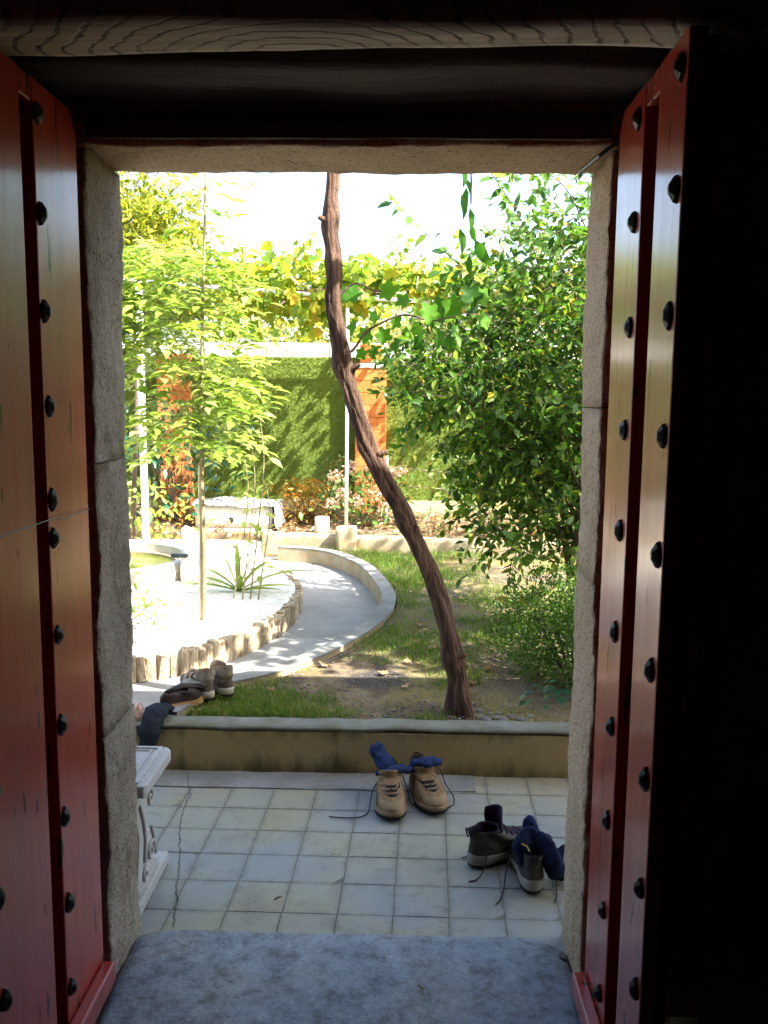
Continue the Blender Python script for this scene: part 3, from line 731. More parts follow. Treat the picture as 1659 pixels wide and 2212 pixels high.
# ------------------------------------------------------------------ the large shrub on the right
rg = np.random.default_rng(21)
sh = thing('tall_shrub', (1.15, 5.0, .18), 'large dense green shrub with many upright stems beside the right jamb', 'shrub')
blobs = [(.66, 5.0, 1.62, .70, .6, .46, 1.2), (1.05, 5.0, 1.10, .62, .6, .55, .75), (.82, 4.95, .92, .42, .45, .36, .4), (1.15, 5.0, 2.32, .70, .7, .60, .75), (2.0, 3.75, 2.15, .75, .6, .5, .35), (1.85, 5.7, 2.5, .62, 1.2, .40, 1.0), (.34, 5.0, 1.66, .38, .4, .26, .4), (.78, 5.0, 1.28, .55, .5, .42, .8), (.85, 5.2, 2.05, .5, .5, .4, .5)]  # the clumps out of view at right are added to dapple lawn and path
Pb, Db = in_blobs(rg, blobs, 2750, .42)
Db = unit(Db * .8 + rg.normal(size=Db.shape) * .6 + np.array([-.15, -.1, .15]))
LP, LD, LN, _ = spray(rg, Pb, Db, 8, .22, .9, .25)
tone = np.clip(rg.normal(.42, .25, len(LP)), 0, 1)
leaves('crown', sh, M['leaf_shrub'], LP, LD, LN, rg.uniform(.036, .074, len(LP)), tone)
twigs_mesh('twigs', sh, M['stem'], Pb, Pb + Db * .2, .0022)
base = np.array([1.18, 4.95, .16])
ends = [(.55, 4.9, 1.25), (.62, 4.8, 1.0), (.75, 4.75, 1.45), (.85, 4.8, 1.2), (.7, 5.1, 1.7), (.95, 4.7, 1.6), (1.0, 4.9, 2.2), (1.1, 4.8, 1.9), (1.25, 4.9, 2.5), (.5, 5.1, 1.9), (1.5, 4.9, 2.2), (1.9, 4.8, 2.2), (.35, 5.0, 1.75), (.8, 5.0, 2.3), (2.4, 4.8, 2.2), (.9, 4.65, .9), (.35, 4.9, 1.5), (1.05, 4.6, 1.3), (.7, 4.6, 1.1), (.8, 4.55, 1.35), (.9, 4.6, 1.5), (.6, 4.7, 1.2), (1.0, 4.5, 1.6), (1.1, 4.55, 1.2)]
for e in ends:
    e = np.array(e); s0 = base + rg.normal(size=3) * [.10, .12, 0]; s0[0] -= .1 * (e[0] < .8)
    mid = s0 + (e - s0) * .45 + np.array([.10, 0, .10]) + rg.normal(size=3) * .05
    m2 = s0 + (e - s0) * .75 + np.array([.05, 0, .10]) + rg.normal(size=3) * .05
    branch([tuple(s0), tuple(mid), tuple(m2), tuple(e)], rg.uniform(.009, .017), .004, M['stem'], sh, 'stem', 6)
# arching shoots against the sky with leaves that stand apart
def shoot(parent, pts, nleaf, size, mat, rng, tpl=(OV_V, OV_F)):
    S = spline(pts, 6); branch(pts, .004, .0015, M['stem'], parent, 'shoot', 5)
    for k in range(nleaf):
        i = int((k + .5) / nleaf * (len(S) - 1)); p = S[i]; T = (S[min(i+1, len(S)-1)] - S[max(i-1, 0)]).normalized()
        d = T * .4 + Vector((rng.normal() * .5, rng.normal() * .3, -.6 + .5 * (k % 2)))
        one_leaf(parent, 'leaf', tuple(p), tuple(d), (rng.normal() * .6, -.7, .5), size * rng.uniform(.8, 1.2), float(np.clip(rng.normal(.55, .3), 0, 1)), mat, tpl)
shoot(sh, [(.55, 5.0, 1.95), (.40, 4.95, 2.12), (.22, 4.9, 2.28), (.02, 4.85, 2.46), (-.10, 4.8, 2.54)], 22, .085, M['leaf_shrub'], rg)
shoot(sh, [(.6, 5.0, 1.9), (.45, 4.9, 2.1), (.30, 4.8, 2.2), (.18, 4.8, 2.16)], 16, .10, M['leaf_shrub'], rg)
shoot(sh, [(.75, 5.0, 2.2), (.62, 4.9, 2.45), (.48, 4.8, 2.62), (.38, 4.8, 2.75)], 20, .085, M['leaf_shrub'], rg)
shoot(sh, [(1.0, 5.0, 2.4), (.85, 4.9, 2.62), (.66, 4.8, 2.70), (.5, 4.8, 2.68)], 20, .08, M['leaf_shrub'], rg)
shoot(sh, [(.85, 4.7, .62), (.62, 4.5, .74), (.48, 4.4, .86), (.36, 4.35, .98)], 10, .075, M['leaf_shrub'], rg)
shoot(sh, [(.8, 4.6, .5), (.62, 4.4, .5), (.46, 4.25, .52)], 7, .065, M['leaf_shrub'], rg)

# low box bush in front of it
bx = thing('box_bush', (.80, 4.0, .18), 'low rounded fine-leaved bush at the foot of the tall shrub', 'bush')
Pb, Db = in_blobs(rg, [(.84, 4.10, .42, .36, .34, .29, 1), (.97, 3.85, .43, .32, .3, .30, .8), (.70, 4.2, .36, .26, .25, .19, .5)], 3300, .4)
LP, LD, LN, _ = spray(rg, Pb, unit(Db + rg.normal(size=Db.shape) * .5 + [0, 0, .5]), 7, .09, .9, .05)
leaves('foliage', bx, M['leaf_box'], LP, LD, LN, rg.uniform(.012, .022, len(LP)), np.clip(rg.normal(.40, .25, len(LP)), 0, 1))
for k in range(7):
    a = rg.uniform(0, 6.3); branch([(.82, 4.0, .16), (.82 + .1 * math.cos(a), 4.0 + .1 * math.sin(a), .3), (.82 + .2 * math.cos(a), 4.0 + .2 * math.sin(a), .5)], .007, .003, M['stem'], bx, 'stem', 5)
# dark ivy-like plant low by the jamb
iv = thing('ground_plant', (.72, 3.72, .18), 'small dark broad-leaved plant creeping below the fine-leaved bush', 'plant')
for k in range(26):
    a = rg.uniform(0, 6.3); r_ = rg.uniform(.02, .17); p = (.70 + r_ * math.cos(a) * 1.2, 3.74 + r_ * math.sin(a), .20 + rg.uniform(0, .07))
    one_leaf(iv, 'leaf', p, (math.cos(a), math.sin(a) - .4, -.2), (rg.normal() * .3, -.4, 1), rg.uniform(.04, .075), rg.uniform(0, 1), M['leaf_camellia'], (OV_V, OV_F))

# ------------------------------------------------------------------ young tree with its stake, left
yt = thing('young_tree', (-1.14, 4.95, .215), 'slender young tree with layered light green leaves in the gravel bed', 'tree')
branch([(-1.14, 4.95, .16), (-1.135, 4.95, .7), (-1.14, 4.95, 1.3), (-1.12, 4.95, 1.9), (-1.10, 4.96, 2.5), (-1.09, 4.95, 2.95)], .015, .005, M['pale_stem'], yt, 'trunk', 8)
ry = np.random.default_rng(8)
nF = 370; zz = ry.uniform(1.18, 2.34, nF); ang = ry.uniform(0, 2*math.pi, nF)
R_ = np.interp(zz, [1.15, 1.5, 1.9, 2.3], [.18, .28, .28, .20]) * ry.uniform(.15, 1, nF) ** .6
st = np.stack([-1.20 - .14 * (ry.uniform(0, 1, nF) < .4) + R_ * np.cos(ang), 4.95 + R_ * np.sin(ang) * .9, zz], 1)
ex = np.array([(-1.12, 4.95, 2.5), (-1.10, 4.93, 2.42), (-1.1, 4.96, 2.6), (-1.09, 4.95, 2.72), (-1.1, 4.93, 2.36), (-1.12, 4.97, 2.66), (-1.09, 4.9, 2.55)]); ea = np.array([.1, 3.0, -.5, 2.6, .6, .2, 3.4])
lowl = (st[:, 0] < -1.36) & (st[:, 2] < 1.62); st[lowl, 2] += .5
st = np.vstack([st, ex]); ang = np.concatenate([ang, ea]); nF = len(st)
fd = unit(np.stack([np.cos(ang), np.sin(ang), ry.uniform(-.35, .35, nF)], 1))
per = 7; t = np.linspace(.2, 1, per)[None]; FL = ry.uniform(.16, .28, nF)[:, None]
base_ = st[:, None] + fd[:, None] * (t * FL)[..., None]; base_[..., 2] -= (t * FL) ** 2 * 1.1
sd = unit(np.cross(fd, [0, 0, 1.])); sg = np.where(np.arange(per) % 2 == 0, 1., -1.)[None, :, None]
ld = unit(fd[:, None] * .75 + sd[:, None] * sg * np.where(np.arange(per) == per - 1, 0, 1)[None, :, None] + ry.normal(size=(nF, per, 3)) * .15 + [0, 0, -.12])
nn = unit(np.array([0, 0, 1.]) + ry.normal(size=(nF, per, 3)) * .28)
tn = np.clip(np.repeat(ry.normal(.5, .25, nF), per) + ry.normal(0, .08, nF*per), 0, 1)
leaves('crown', yt, M['leaf_young'], base_.reshape(-1, 3), ld.reshape(-1, 3), nn.reshape(-1, 3), ry.uniform(.06, .105, nF*per), tn)
twigs_mesh('twigs', yt, M['green_twig'], st, st + fd * FL, .0011)
Az = np.clip(zz - .12, 1.1, 3)
twigs_mesh('side_branches', yt, M['green_twig'], np.stack([np.full(len(zz), -1.13), np.full(len(zz), 4.95), Az], 1), st[:len(zz)], .0012)
tag(mk('tree_stake', MB().tube([(-1.165, 4.97, .17), (-1.16, 4.96, .6), (-1.15, 4.955, 1.12)], .011, 8), simple('pale_bamboo', (.66, .60, .42), (.5, .44, .28), 12, .6, .1)), 'pale bamboo stake tied against the young tree trunk', 'stake')
sp2 = thing('sapling', (-.98, 5.5, .215), 'thin bare-stemmed sapling with few bright leaves behind the young tree', 'sapling')
for (x, y, h) in ((-1.0, 5.5, 1.2), (-.95, 5.55, 1.35), (-1.06, 5.6, 1.1), (-.90, 5.45, .95)):
    branch([(x - .02, 5.5, .18), (x + .03, y, h * .5), (x + .07, y, h * .8), (x + .05, y, h)], .006, .002, M['pale_stem'], sp2, 'stem', 5)
    for k in range(13):
        z = h * ry.uniform(.35, 1.05); one_leaf(sp2, 'leaf', (x + .05 + ry.normal() * .05, y + ry.normal() * .05, z), (ry.normal(), ry.normal(), -.4), (ry.normal() * .4, -.3, 1), ry.uniform(.05, .085), ry.uniform(.3, 1), M['leaf_young'], (OV_V, OV_F))

# sword-leaved plant
yu = thing('sword_leaved_plant', (-1.08, 5.71, .215), 'bright green sword-leaved plant arching over the gravel', 'plant')
for k, (ax, ay, L, lift) in enumerate(((.9, .1, .50, .62), (.55, -.2, .42, .95), (.25, .1, .46, 1.15), (-.25, 0, .44, 1.1), (-.5, -.1, .40, .7), (-.8, -.3, .42, .35), (.8, -.4, .40, .25), (.2, -.6, .38, .5), (-.1, .3, .40, 1.1), (-.9, .2, .36, .5), (.5, .4, .40, .8), (1.0, -.1, .36, .35))):
    d = Vector((ax, ay, 0)); 
    v = []; f = []; n = 9
    hd = d.normalized(); sd_ = Vector((-hd.y, hd.x, 0))
    for i in range(n):
        t = i / (n - 1); p = hd * (L * t * (abs(ax) * .9 + .15)) + Vector((0, 0, L * (lift * t - (.25 + .5 * abs(ax) * .7) * t * t * lift)))
        w = .026 * (1 - t) ** .6 * (.55 + 1.2 * t if t < .5 else 1.15)
        v += [p + sd_ * w + Vector((0, 0, w * .35)), p - Vector((0, 0, w * .2)), p - sd_ * w + Vector((0, 0, w * .35))]
    V = np.array([tuple(q) for q in v]) + np.array([-1.08, 5.71, .215])
    F = [(3*i+a, 3*i+a+1, 3*i+a+4, 3*i+a+3) for i in range(n-1) for a in (0, 1)]
    np_mesh('leaf', V, F, M['yucca'], yu, np.full(len(V), random.random()), smooth=True)

# low weeds near the left jamb
def tuft(name, loc, label, cat, n, rad, h, size, mat, tpl=(OV_V, OV_F), group=None, rng=ry, stems=True):
    t = thing(name, loc, label, cat, group=group); L0 = np.array(loc)
    P_ = L0 + np.stack([rng.normal(0, rad * .5, n), rng.normal(0, rad * .5, n), rng.uniform(.03, 1, n) ** .8 * h], 1)
    leaves('foliage', t, mat, P_, rng.normal(size=(n, 3)) + [0, -.2, -.1], rng.normal(size=(n, 3)) * .5 + [0, -.3, 1], rng.uniform(.6, 1.2, n) * size, rng.uniform(0, 1, n), tpl)
    if stems:
        k = max(6, n // 9); twigs_mesh('stems', t, M['stem'], np.tile(L0, (k, 1)) + rng.normal(size=(k, 3)) * [rad*.15, rad*.15, 0], P_[:k], .003)
    return t
tuft('weed', (-1.50, 4.85, .215), 'sparse yellow-green weeds in the white gravel next to the left jamb', 'weed', 70, .28, .16, .05, M['leaf_young'])
tuft('pond_plant', (-2.02, 5.60, .2), 'leafy green water plant at the near edge of the pond', 'plant', 130, .28, .22, .07, M['leaf_young'])
tuft('pale_flower_bush', (-2.35, 7.55, .2), 'pale leafy bush growing behind the pond by the thick white post', 'bush', 360, .5, .55, .075, M['leaf_young'])
tuft('camellia', (-2.28, 8.55, .27), 'dark glossy-leaved shrub against the left orange pillar', 'shrub', 700, .62, 1.15, .085, M['leaf_camellia'])
tuft('red_leaf_plant', (-1.95, 8.15, .27), 'low plant with rusty orange leaves behind the pond', 'plant', 130, .4, .20, .06, M['leaf_orange'])

# ------------------------------------------------------------------ pond with fountain figure
pd = thing('garden_pond', (-2.25, 6.3, .2), 'round concrete pond basin with green water at the left', 'pond')
def ring(r_in, r_out, z0, z1, n=56):
    mb = MB(); v = []
    for k in range(n):
        a = 2*math.pi*k/n; c, s = math.cos(a), math.sin(a)
        v += [(-2.25 + r_out*c, 6.3 + r_out*s, z0), (-2.25 + r_out*c, 6.3 + r_out*s, z1), (-2.25 + r_in*c, 6.3 + r_in*s, z1), (-2.25 + r_in*c, 6.3 + r_in*s, z0)]
    return mb.add(v, [(4*k+a, 4*((k+1)%n)+a, 4*((k+1)%n)+(a+1)%4, 4*k+(a+1)%4) for k in range(n) for a in range(4)])
mk('rim', ring(.64, .73, .19, .335), M['conc_pale'], pd, fix=True, bevel=.008)
mk('inner_ledge', ring(.60, .645, .19, .262), M['conc_warm'], pd, fix=True)
wt = NT('pond_water'); wt.b.inputs['Base Color'].default_value = (.10, .12, .02, 1); wt.rough(.06); wt.b.inputs['Specular IOR Level'].default_value = .6
wt.bump(wt.noise(wt.coords('World'), 14, 3), .12, .01)
mk('water', MB().prism([(-2.25 + .61*math.cos(2*math.pi*k/48), 6.3 + .61*math.sin(2*math.pi*k/48)) for k in range(48)], .19, .241), wt.m, pd)
# fountain figure: a pale weathered bird-like block with a spout
fg = thing('fountain_figure', (-1.38, 6.05, .215), 'white stone fountain figure with a dark spout facing the pond', 'statue')
mb = MB()
def figp(u, v_):
    z = v_ * .40; a = 2*math.pi*u
    r = np.interp(v_, [0, .1, .3, .5, .62, .75, .86, .95, 1], [.19, .19, .18, .15, .105, .07, .055, .04, .005])
    cx = np.interp(v_, [0, .4, .7, .85, 1], [0, -.01, -.09, -.13, -.15])
    r *= 1 + .08 * nz((math.cos(a), math.sin(a), v_ * 3), 1.7, 2)
    return (-1.36 + cx + r*math.cos(a), 6.05 + r*.8*math.sin(a), .2 + z)
mb.grid(figp, 22, 22, True)
mk('body', mb, M['white_gravel'], fg, smooth=True)
mk('spout', MB().tube([(-1.43, 5.96, .405), (-1.52, 5.98, .40), (-1.60, 6.0, .395)], [.016, .015, .017], 10), M['stud'], fg, smooth=True)

# ------------------------------------------------------------------ posts, pergola
def post(name, x, y, z0, z1, r_, label, group=None):
    return tag(mk(name, MB().tube([(x, y, z0), (x, y, (z0+z1)/2), (x, y, z1)], r_, 14), M['white_paint'], smooth=False), label, 'post', group)
pg = thing('pergola', (-1.3, 7.5, .2), 'white tubular pergola frame carrying the yellowing vine', 'pergola')
def pbar(name, pts, r_): return mk(name, MB().tube(pts, r_, 12), M['white_paint'], pg, smooth=True)
pbar('post', [(-2.16, 7.3, .2), (-2.17, 7.3, 1.2), (-2.17, 7.3, 2.42)], .030)
pbar('post', [(-.488, 7.60, .38), (-.485, 7.6, 1.4), (-.485, 7.6, 2.38)], .015)
pbar('post', [(-3.5, 9.2, .2), (-3.5, 9.2, 2.4)], .022); pbar('post', [(2.1, 9.15, .2), (2.1, 9.15, 2.4)], .022); pbar('post', [(2.1, 8.05, .2), (2.1, 8.05, 2.28)], .022)
pbar('rail', [(-3.2, 7.16, 2.47), (-2.17, 7.3, 2.42), (-.485, 7.6, 2.34), (2.1, 8.05, 2.27)], .017)
pbar('rail', [(-3.5, 9.2, 2.42), (2.1, 9.15, 2.42)], .017)
for x in (-2.9, -1.9, -.9, .1, 1.0):
    pbar('cross_wire', [(x, 7.1, 2.44), (x, 9.2, 2.43)], .006)
rv = np.random.default_rng(31)
pv = thing('pergola_vine', (-2.2, 8.0, .2), 'yellow-green grapevine spread over the white pergola', 'vine')
Pv, Dv = in_blobs(rv, [(-2.5, 7.8, 2.52, .9, .75, .24, 1.0), (-1.4, 7.9, 2.54, .9, .7, .22, 1.1), (-.4, 7.95, 2.52, .9, .65, .22, 1.2), (.5, 8.0, 2.48, .8, .65, .22, 1.0), (1.3, 8.0, 2.42, .7, .65, .25, .6)], 1500, .6)
cw = np.stack([rv.uniform(-2.4, 2.2, 60), rv.uniform(8.60, 9.30, 60), rv.uniform(2.40, 2.56, 60)], 1); Pw = np.repeat(cw, 4, 0) + rv.normal(size=(240, 3)) * [.09, .05, .04]
Pv = np.vstack([Pv, Pw])
nv_ = len(Pv)
nrm = unit(np.array([0, -.25, 1.0]) + rv.normal(size=(nv_, 3)) * .5); dd = rv.normal(size=(nv_, 3)) * [1, 1, .4] + [0, -.4, -.5]
leaves('crown', pv, M['leaf_vine'], Pv, dd, nrm, rv.uniform(.07, .14, nv_), np.clip(rv.normal(.5, .25, nv_), 0, 1), (LB_V, LB_F))
# upright shoots on the vine
Ps, Ds = [], []
for k in range(46):
    x = rv.uniform(-2.6, .9); y = rv.uniform(7.6, 8.9); h = rv.uniform(.15, .42)
    for q in range(9):
        Ps.append((x + rv.normal() * .03, y + rv.normal() * .03, 2.55 + h * q / 8)); Ds.append((rv.normal(), rv.normal(), -.6))
Ps = np.array(Ps); leaves('shoot_leaves', pv, M['leaf_vine'], Ps, np.array(Ds), rv.normal(size=(len(Ps), 3)) * .6 + [0, -.6, .5], rv.uniform(.05, .10, len(Ps)), np.clip(rv.normal(.6, .2, len(Ps)), 0, 1), (LB_V, LB_F))
branch([(-2.3, 7.35, .2), (-2.25, 7.4, 1.2), (-2.2, 7.6, 2.2), (-1.6, 7.7, 2.44), (-.95, 7.6, 2.38), (-.5, 7.62, 2.42), (-.2, 7.7, 2.38), (.2, 7.9, 2.45)], .022, .012, M['stem'], pv, 'trunk')
branch([(-1.05, 7.6, 2.38), (-1.0, 7.5, 2.30), (-1.06, 7.4, 2.24)], .014, .006, M['stem'], pv)
Ph = np.stack([rv.uniform(-2.9, -.25, 320), rv.uniform(7.4, 8.4, 320), 2.42 - rv.exponential(.09, 320)], 1)
leaves('hanging_leaves', pv, M['leaf_vine'], Ph, rv.normal(size=(320, 3)) * .4 + [0, -.2, -1], rv.normal(size=(320, 3)) * .6 + [0, -1, .3], rv.uniform(.07, .12, 320), rv.uniform(.2, 1, 320), (LB_V, LB_F))

Ph = np.stack([rv.uniform(-1.7, -.40, 190), rv.uniform(7.4, 8.2, 190), 2.06 + rv.uniform(0, 1, 190) ** .7 * .36], 1)
leaves('trailing_leaves', pv, M['leaf_vine'], Ph, rv.normal(size=(190, 3)) * .6 + [0, -.2, -.8], rv.normal(size=(190, 3)) * .6 + [0, -1, .4], rv.uniform(.06, .11, 190), rv.uniform(.2, 1, 190), (LB_V, LB_F))
# tree behind on the left
tl = thing('garden_tree', (-3.3, 8.6, .2), 'tall yellow-green tree filling the upper left behind the pergola', 'tree')
branch([(-3.3, 8.6, .15), (-3.28, 8.6, 1.2), (-3.2, 8.6, 2.2), (-3.0, 8.6, 3.2)], .07, .03, M['stem'], tl, 'trunk', 9)
for e in ((-2.5, 8.3, 3.2), (-3.9, 8.8, 3.2), (-2.8, 9.0, 3.6), (-3.4, 8.1, 3.4)): branch([(-3.24, 8.6, 1.7), ((-3.2 + e[0]) / 2, (8.6 + e[1]) / 2, 2.6), e], .03, .008, M['stem'], tl)
Pb, Db = in_blobs(rv, [(-2.9, 8.4, 2.85, .75, .8, .65, 1), (-3.6, 8.6, 2.9, .9, .8, .9, 1), (-2.5, 8.4, 2.6, .65, .6, .5, .8), (-2.45, 8.3, 3.1, .55, .6, .38, .35)], 2200, .45)
LP, LD, LN, _ = spray(rv, Pb, unit(Db + rv.normal(size=Db.shape) * .5), 9, .24, .9, .2)
leaves('crown', tl, M['leaf_tree'], LP, LD, LN, rv.uniform(.045, .085, len(LP)), np.clip(rv.normal(.5, .22, len(LP)), 0, 1))
twigs_mesh('twigs', tl, M['stem'], Pb, Pb + Db * .2, .003)

# ------------------------------------------------------------------ back bed, hedge wall, pillars
BA, BB = Vector((-1.25, 7.72, 0)), Vector((3.5, 6.95, 0))
t_ = (BB - BA).normalized(); n_ = Vector((-t_.y, t_.x, 0))
def along(a, b, z0, z1, mat, name, label=None, cat=None, off=0.0, w=.12, step=.08):
    L = (b - a).length; mb = rough_box((0, off, z0), (L, off + w, z1), (step, .06, .04), .006, 5, 3.3, .01)
    mb.v = [a + t_ * p.x + n_ * p.y + Vector((0, 0, p.z)) for p in mb.v]
    o = mk(name, mb, mat, smooth=True); 
    return tag(o, label, cat)
along(BA, BB, .08, .30, M['conc_warm'], 'bed_wall', 'low stained concrete wall edging the back flower bed', 'wall')
struct(mk('flower_bed', MB().prism([(-6, 7.95), (-1.15, 7.80), (5, 6.85), (5, 9.7), (-6, 9.7)], .0, .272), M['soil']))
HY = 9.52
hw = thing('hedge_wall', (-1, HY, .2), 'garden wall covered in green artificial hedge turf', 'wall')
mk('wall_base', MB().box((-6, HY - .02, .0), (5, HY + .15, .392)), simple('yellowed_wall_paint', (.52, .44, .22), (.40, .33, .15), 3, .9, .2, coord='World'), hw)
mk('turf_panel', MB().box((-6, HY, .395), (5, HY + .13, 1.925)), simple('artificial_turf', (.15, .205, .03), (.10, .14, .018), 45, .9, .5, .02, coord='World'), hw)
nf = 70000; fx = rv.uniform(-3.6, 1.4, nf); fz = rv.uniform(.40, 1.92, nf)
A = np.stack([fx, np.full(nf, HY - .001), fz], 1); tip = A + np.stack([rv.normal(0, .010, nf), -rv.uniform(.006, .016, nf), rv.normal(-.002, .008, nf)], 1)
wv = np.stack([rv.normal(0, .003, nf), np.zeros(nf), rv.normal(0, .003, nf)], 1)
V = np.stack([A + wv, A - wv, tip], 1).reshape(-1, 3); F = np.arange(nf * 3).reshape(-1, 3)
fz_ = np_mesh('turf_fibre', V, F, M['fuzz'], hw, np.repeat(rv.uniform(0, 1, nf), 3)); fz_['kind'] = 'stuff'

n = NT('orange_block'); v = n.coords('Object', (1, 1, 1), 5); oi = n.new('ShaderNodeObjectInfo')
c = n.mix(oi.outputs['Random'], (.56, .15, .03), (.64, .21, .05)); c = n.mix(.4, c, n.ramp(n.noise(v, 18, 6), [(.3, (.7, .65, .6)), (.6, (1, 1, 1))]), 'MULTIPLY'); n.col(c); n.rough(.85); n.bump(n.noise(v, 60, 5), .3, .004); M['block'] = n.m
M['mortar'] = simple('brown_mortar', (.30, .13, .06), (.22, .09, .04), 30, .95, .3, coord='World')
bsrc = {}
def pillar(x0, x1, yf, z0, z1, z2, label, cap=True):
    D = .30; t = thing('brick_pillar', ((x0+x1)/2, yf, .2), label, 'pillar', group='orange block pillars at the hedge wall')
    mk('core', MB().box((x0 + .008, yf + .008, z0), (x1 - .008, yf + D, z1)), M['mortar'], t)
    def course(xa, xb, za, zb, split):
        for a, b in ((xa, xa + (xb-xa)*split), (xa + (xb-xa)*split, xb)):
            key = (round(b-a, 3), round(zb-za, 3))
            w, h = (b-a)/2 - .0022, (zb-za)/2 - .0022
            if key not in bsrc: o = mk('brick', MB().box((-w, 0, -h), (w, D - .01, h)), M['block'], t, world_space=False, bevel=.003, seg=1); bsrc[key] = o
            else: o = child_copy(bsrc[key], t)
            o.location = ((a+b)/2 - t.location.x, random.uniform(-.001, .001), (za+zb)/2 - .2)
    z = z0; k = 0
    while z < z1 - .02:
        course(x0, x1, z, min(z + .13, z1), (.5, .25, .5, .72)[k % 4]); z += .13; k += 1
    if cap:
        i = .045
        poly = MB().add([(x0-.01, yf-.01, z1), (x1+.01, yf-.01, z1), (x1+.01, yf+D, z1), (x0-.01, yf+D, z1), (x0+i, yf+i*1.2, z1+.055), (x1-i, yf+i*1.2, z1+.055), (x1-i, yf+D, z1+.055), (x0+i, yf+D, z1+.055)], [(0,1,5,4),(1,2,6,5),(2,3,7,6),(3,0,4,7),(4,5,6,7),(3,2,1,0)])
        mk('shoulder', poly, M['conc_pale'], t)
        mk('core', MB().box((x0 + i + .012, yf + i*1.2 + .012, z1 + .055), (x1 - i - .012, yf + D, z2)), M['mortar'], t)
        z = z1 + .058
        yb = yf + i * 1.2
        while z < z2 - .02:
            for a, b in ((x0+i, (x0+x1)/2 + .03), ((x0+x1)/2 + .03, x1-i)):
                w, h = (b-a)/2 - .0022, .062
                o = mk('brick', MB().box((a + .002, yb, z), (b - .002, yf + D - .01, min(z + .127, z2))), M['block'], t, bevel=.003, seg=1)
            z += .13
    return t
pillar(-.515, -.185, HY - .16, .25, 1.81, 2.06, 'orange block pillar with a pale stepped shoulder behind the vine trunk')
pillar(-2.62, -2.28, HY - .16, .25, 1.94, 1.94, 'orange block pillar half hidden by the young tree at left', cap=False)
# neighbour's pale building beyond the wall
M['frame'] = simple('cream_frame', (.62, .50, .34), (.52, .42, .28), 8, .6, .1)
nb = thing('neighbour_house', (-.5, 15, 0), 'pale house with cream window frames seen over the hedge wall', 'house')
hx0, hx1 = -6.5, 3.8
mk('wall', MB().box((hx0, 15, 0), (hx1, 19, 2.40)), simple('white_house_wall', (.72, .72, .72), (.64, .64, .65), 2, .9, .1, coord='World'), nb)
M['frame'] = simple('cream_frame', (.62, .50, .34), (.52, .42, .28), 8, .6, .1)
M['glass'] = simple('white_net_curtained_glass', (.66, .68, .72), (.58, .61, .66), 2, .25, 0)
for x in (-5.8, -4.6, -3.4, -2.35, -1.3, -.3, .9, 2.0):
    w_ = mk('window', MB().box((x, 14.95, 1.5), (x + .9, 14.995, 2.37)), M['frame'], nb)
    for q in (0, 1): mk('pane', MB().box((x + .06 + .41*q, 14.93, 1.56), (x + .43 + .41*q, 14.948, 2.33)), M['glass'], w_)
ft = thing('far_tree', (.8, 13, 0), 'pale yellowish tree beyond the hedge wall, right of the vine trunk', 'tree')
branch([(.8, 13, 0), (.8, 13, 1.5), (.7, 13, 2.8)], .09, .03, M['stem'], ft, 'trunk', 8)
Pb, Db = in_blobs(rv, [(.7, 13, 2.6, 1.2, .8, .75, 1), (1.9, 13.2, 2.9, 1.1, .8, .9, 1)], 700, .5)
LP, LD, LN, _ = spray(rv, Pb, unit(Db + rv.normal(size=Db.shape) * .5), 9, .28, .9, .2)
leaves('crown', ft, M['leaf_far'], LP, LD, LN, rv.uniform(.05, .09, len(LP)), rv.uniform(0, 1, len(LP)))
ft2 = thing('far_tree', (-2.2, 22, 0), 'broad pale yellow-green tree rising behind the neighbouring house', 'tree')
branch([(-2.2, 22, 0), (-2.2, 22, 1.5), (-2.3, 22, 3)], .12, .04, M['stem'], ft2, 'trunk', 8)
Pb, Db = in_blobs(rv, [(-3.4, 22, 3.0, 2.0, 1, 1.0, 1), (-1.2, 22, 2.9, 1.8, 1, .9, 1), (.6, 22.3, 2.8, 1.5, 1, .8, .7)], 1100, .5)
LP, LD, LN, _ = spray(rv, Pb, unit(Db + rv.normal(size=Db.shape) * .5), 9, .4, .9, .2)
leaves('crown', ft2, M['leaf_tree'], LP, LD, LN, rv.uniform(.08, .15, len(LP)), rv.uniform(0, 1, len(LP)))
tag(mk('antenna_pole', MB().tube([(-.28, 12.5, 0), (-.28, 12.5, 2), (-.28, 12.5, 4.35)], .012, 8), M['white_paint']), 'thin pale pole standing up against the sky beyond the wall', 'pole')

# bed furniture
tg = thing('stone_trough', (-1.52, 8.0, .2), 'pale stone trough with a drain hole on a plinth in the back bed', 'trough')
mk('plinth', rough_box((-1.86, 7.93, .1), (-1.18, 8.4, .30), .06, .004, 6, 3, .01), M['conc_pale'], tg)
mk('basin', rough_box((-1.90, 7.95, .303), (-1.19, 8.4, .515), .05, .005, 6, 5, .012), M['conc_pale'], tg, smooth=True)
mk('drain_hole', MB().tube([(-1.57, 7.96, .375), (-1.57, 7.938, .375)], .028, 14), simple('hole_black', (.02, .02, .02), None, 10, .9, 0), tg)
n = NT('dappled_cloth'); v = n.coords('World', (1, 1, 1)); w = n.new('ShaderNodeTexWave', wave_type='BANDS', bands_direction='DIAGONAL'); w.inputs['Scale'].default_value = 9; w.inputs['Distortion'].default_value = 5; n.lk(v, w.inputs['Vector'])
n.col(n.ramp(w.outputs['Fac'], [(.42, (.05, .055, .065)), (.55, (.62, .62, .60))])); n.rough(.9); M['cloth'] = n.m  # stripes put the dappled light on the trough top into the colour
mb = MB()
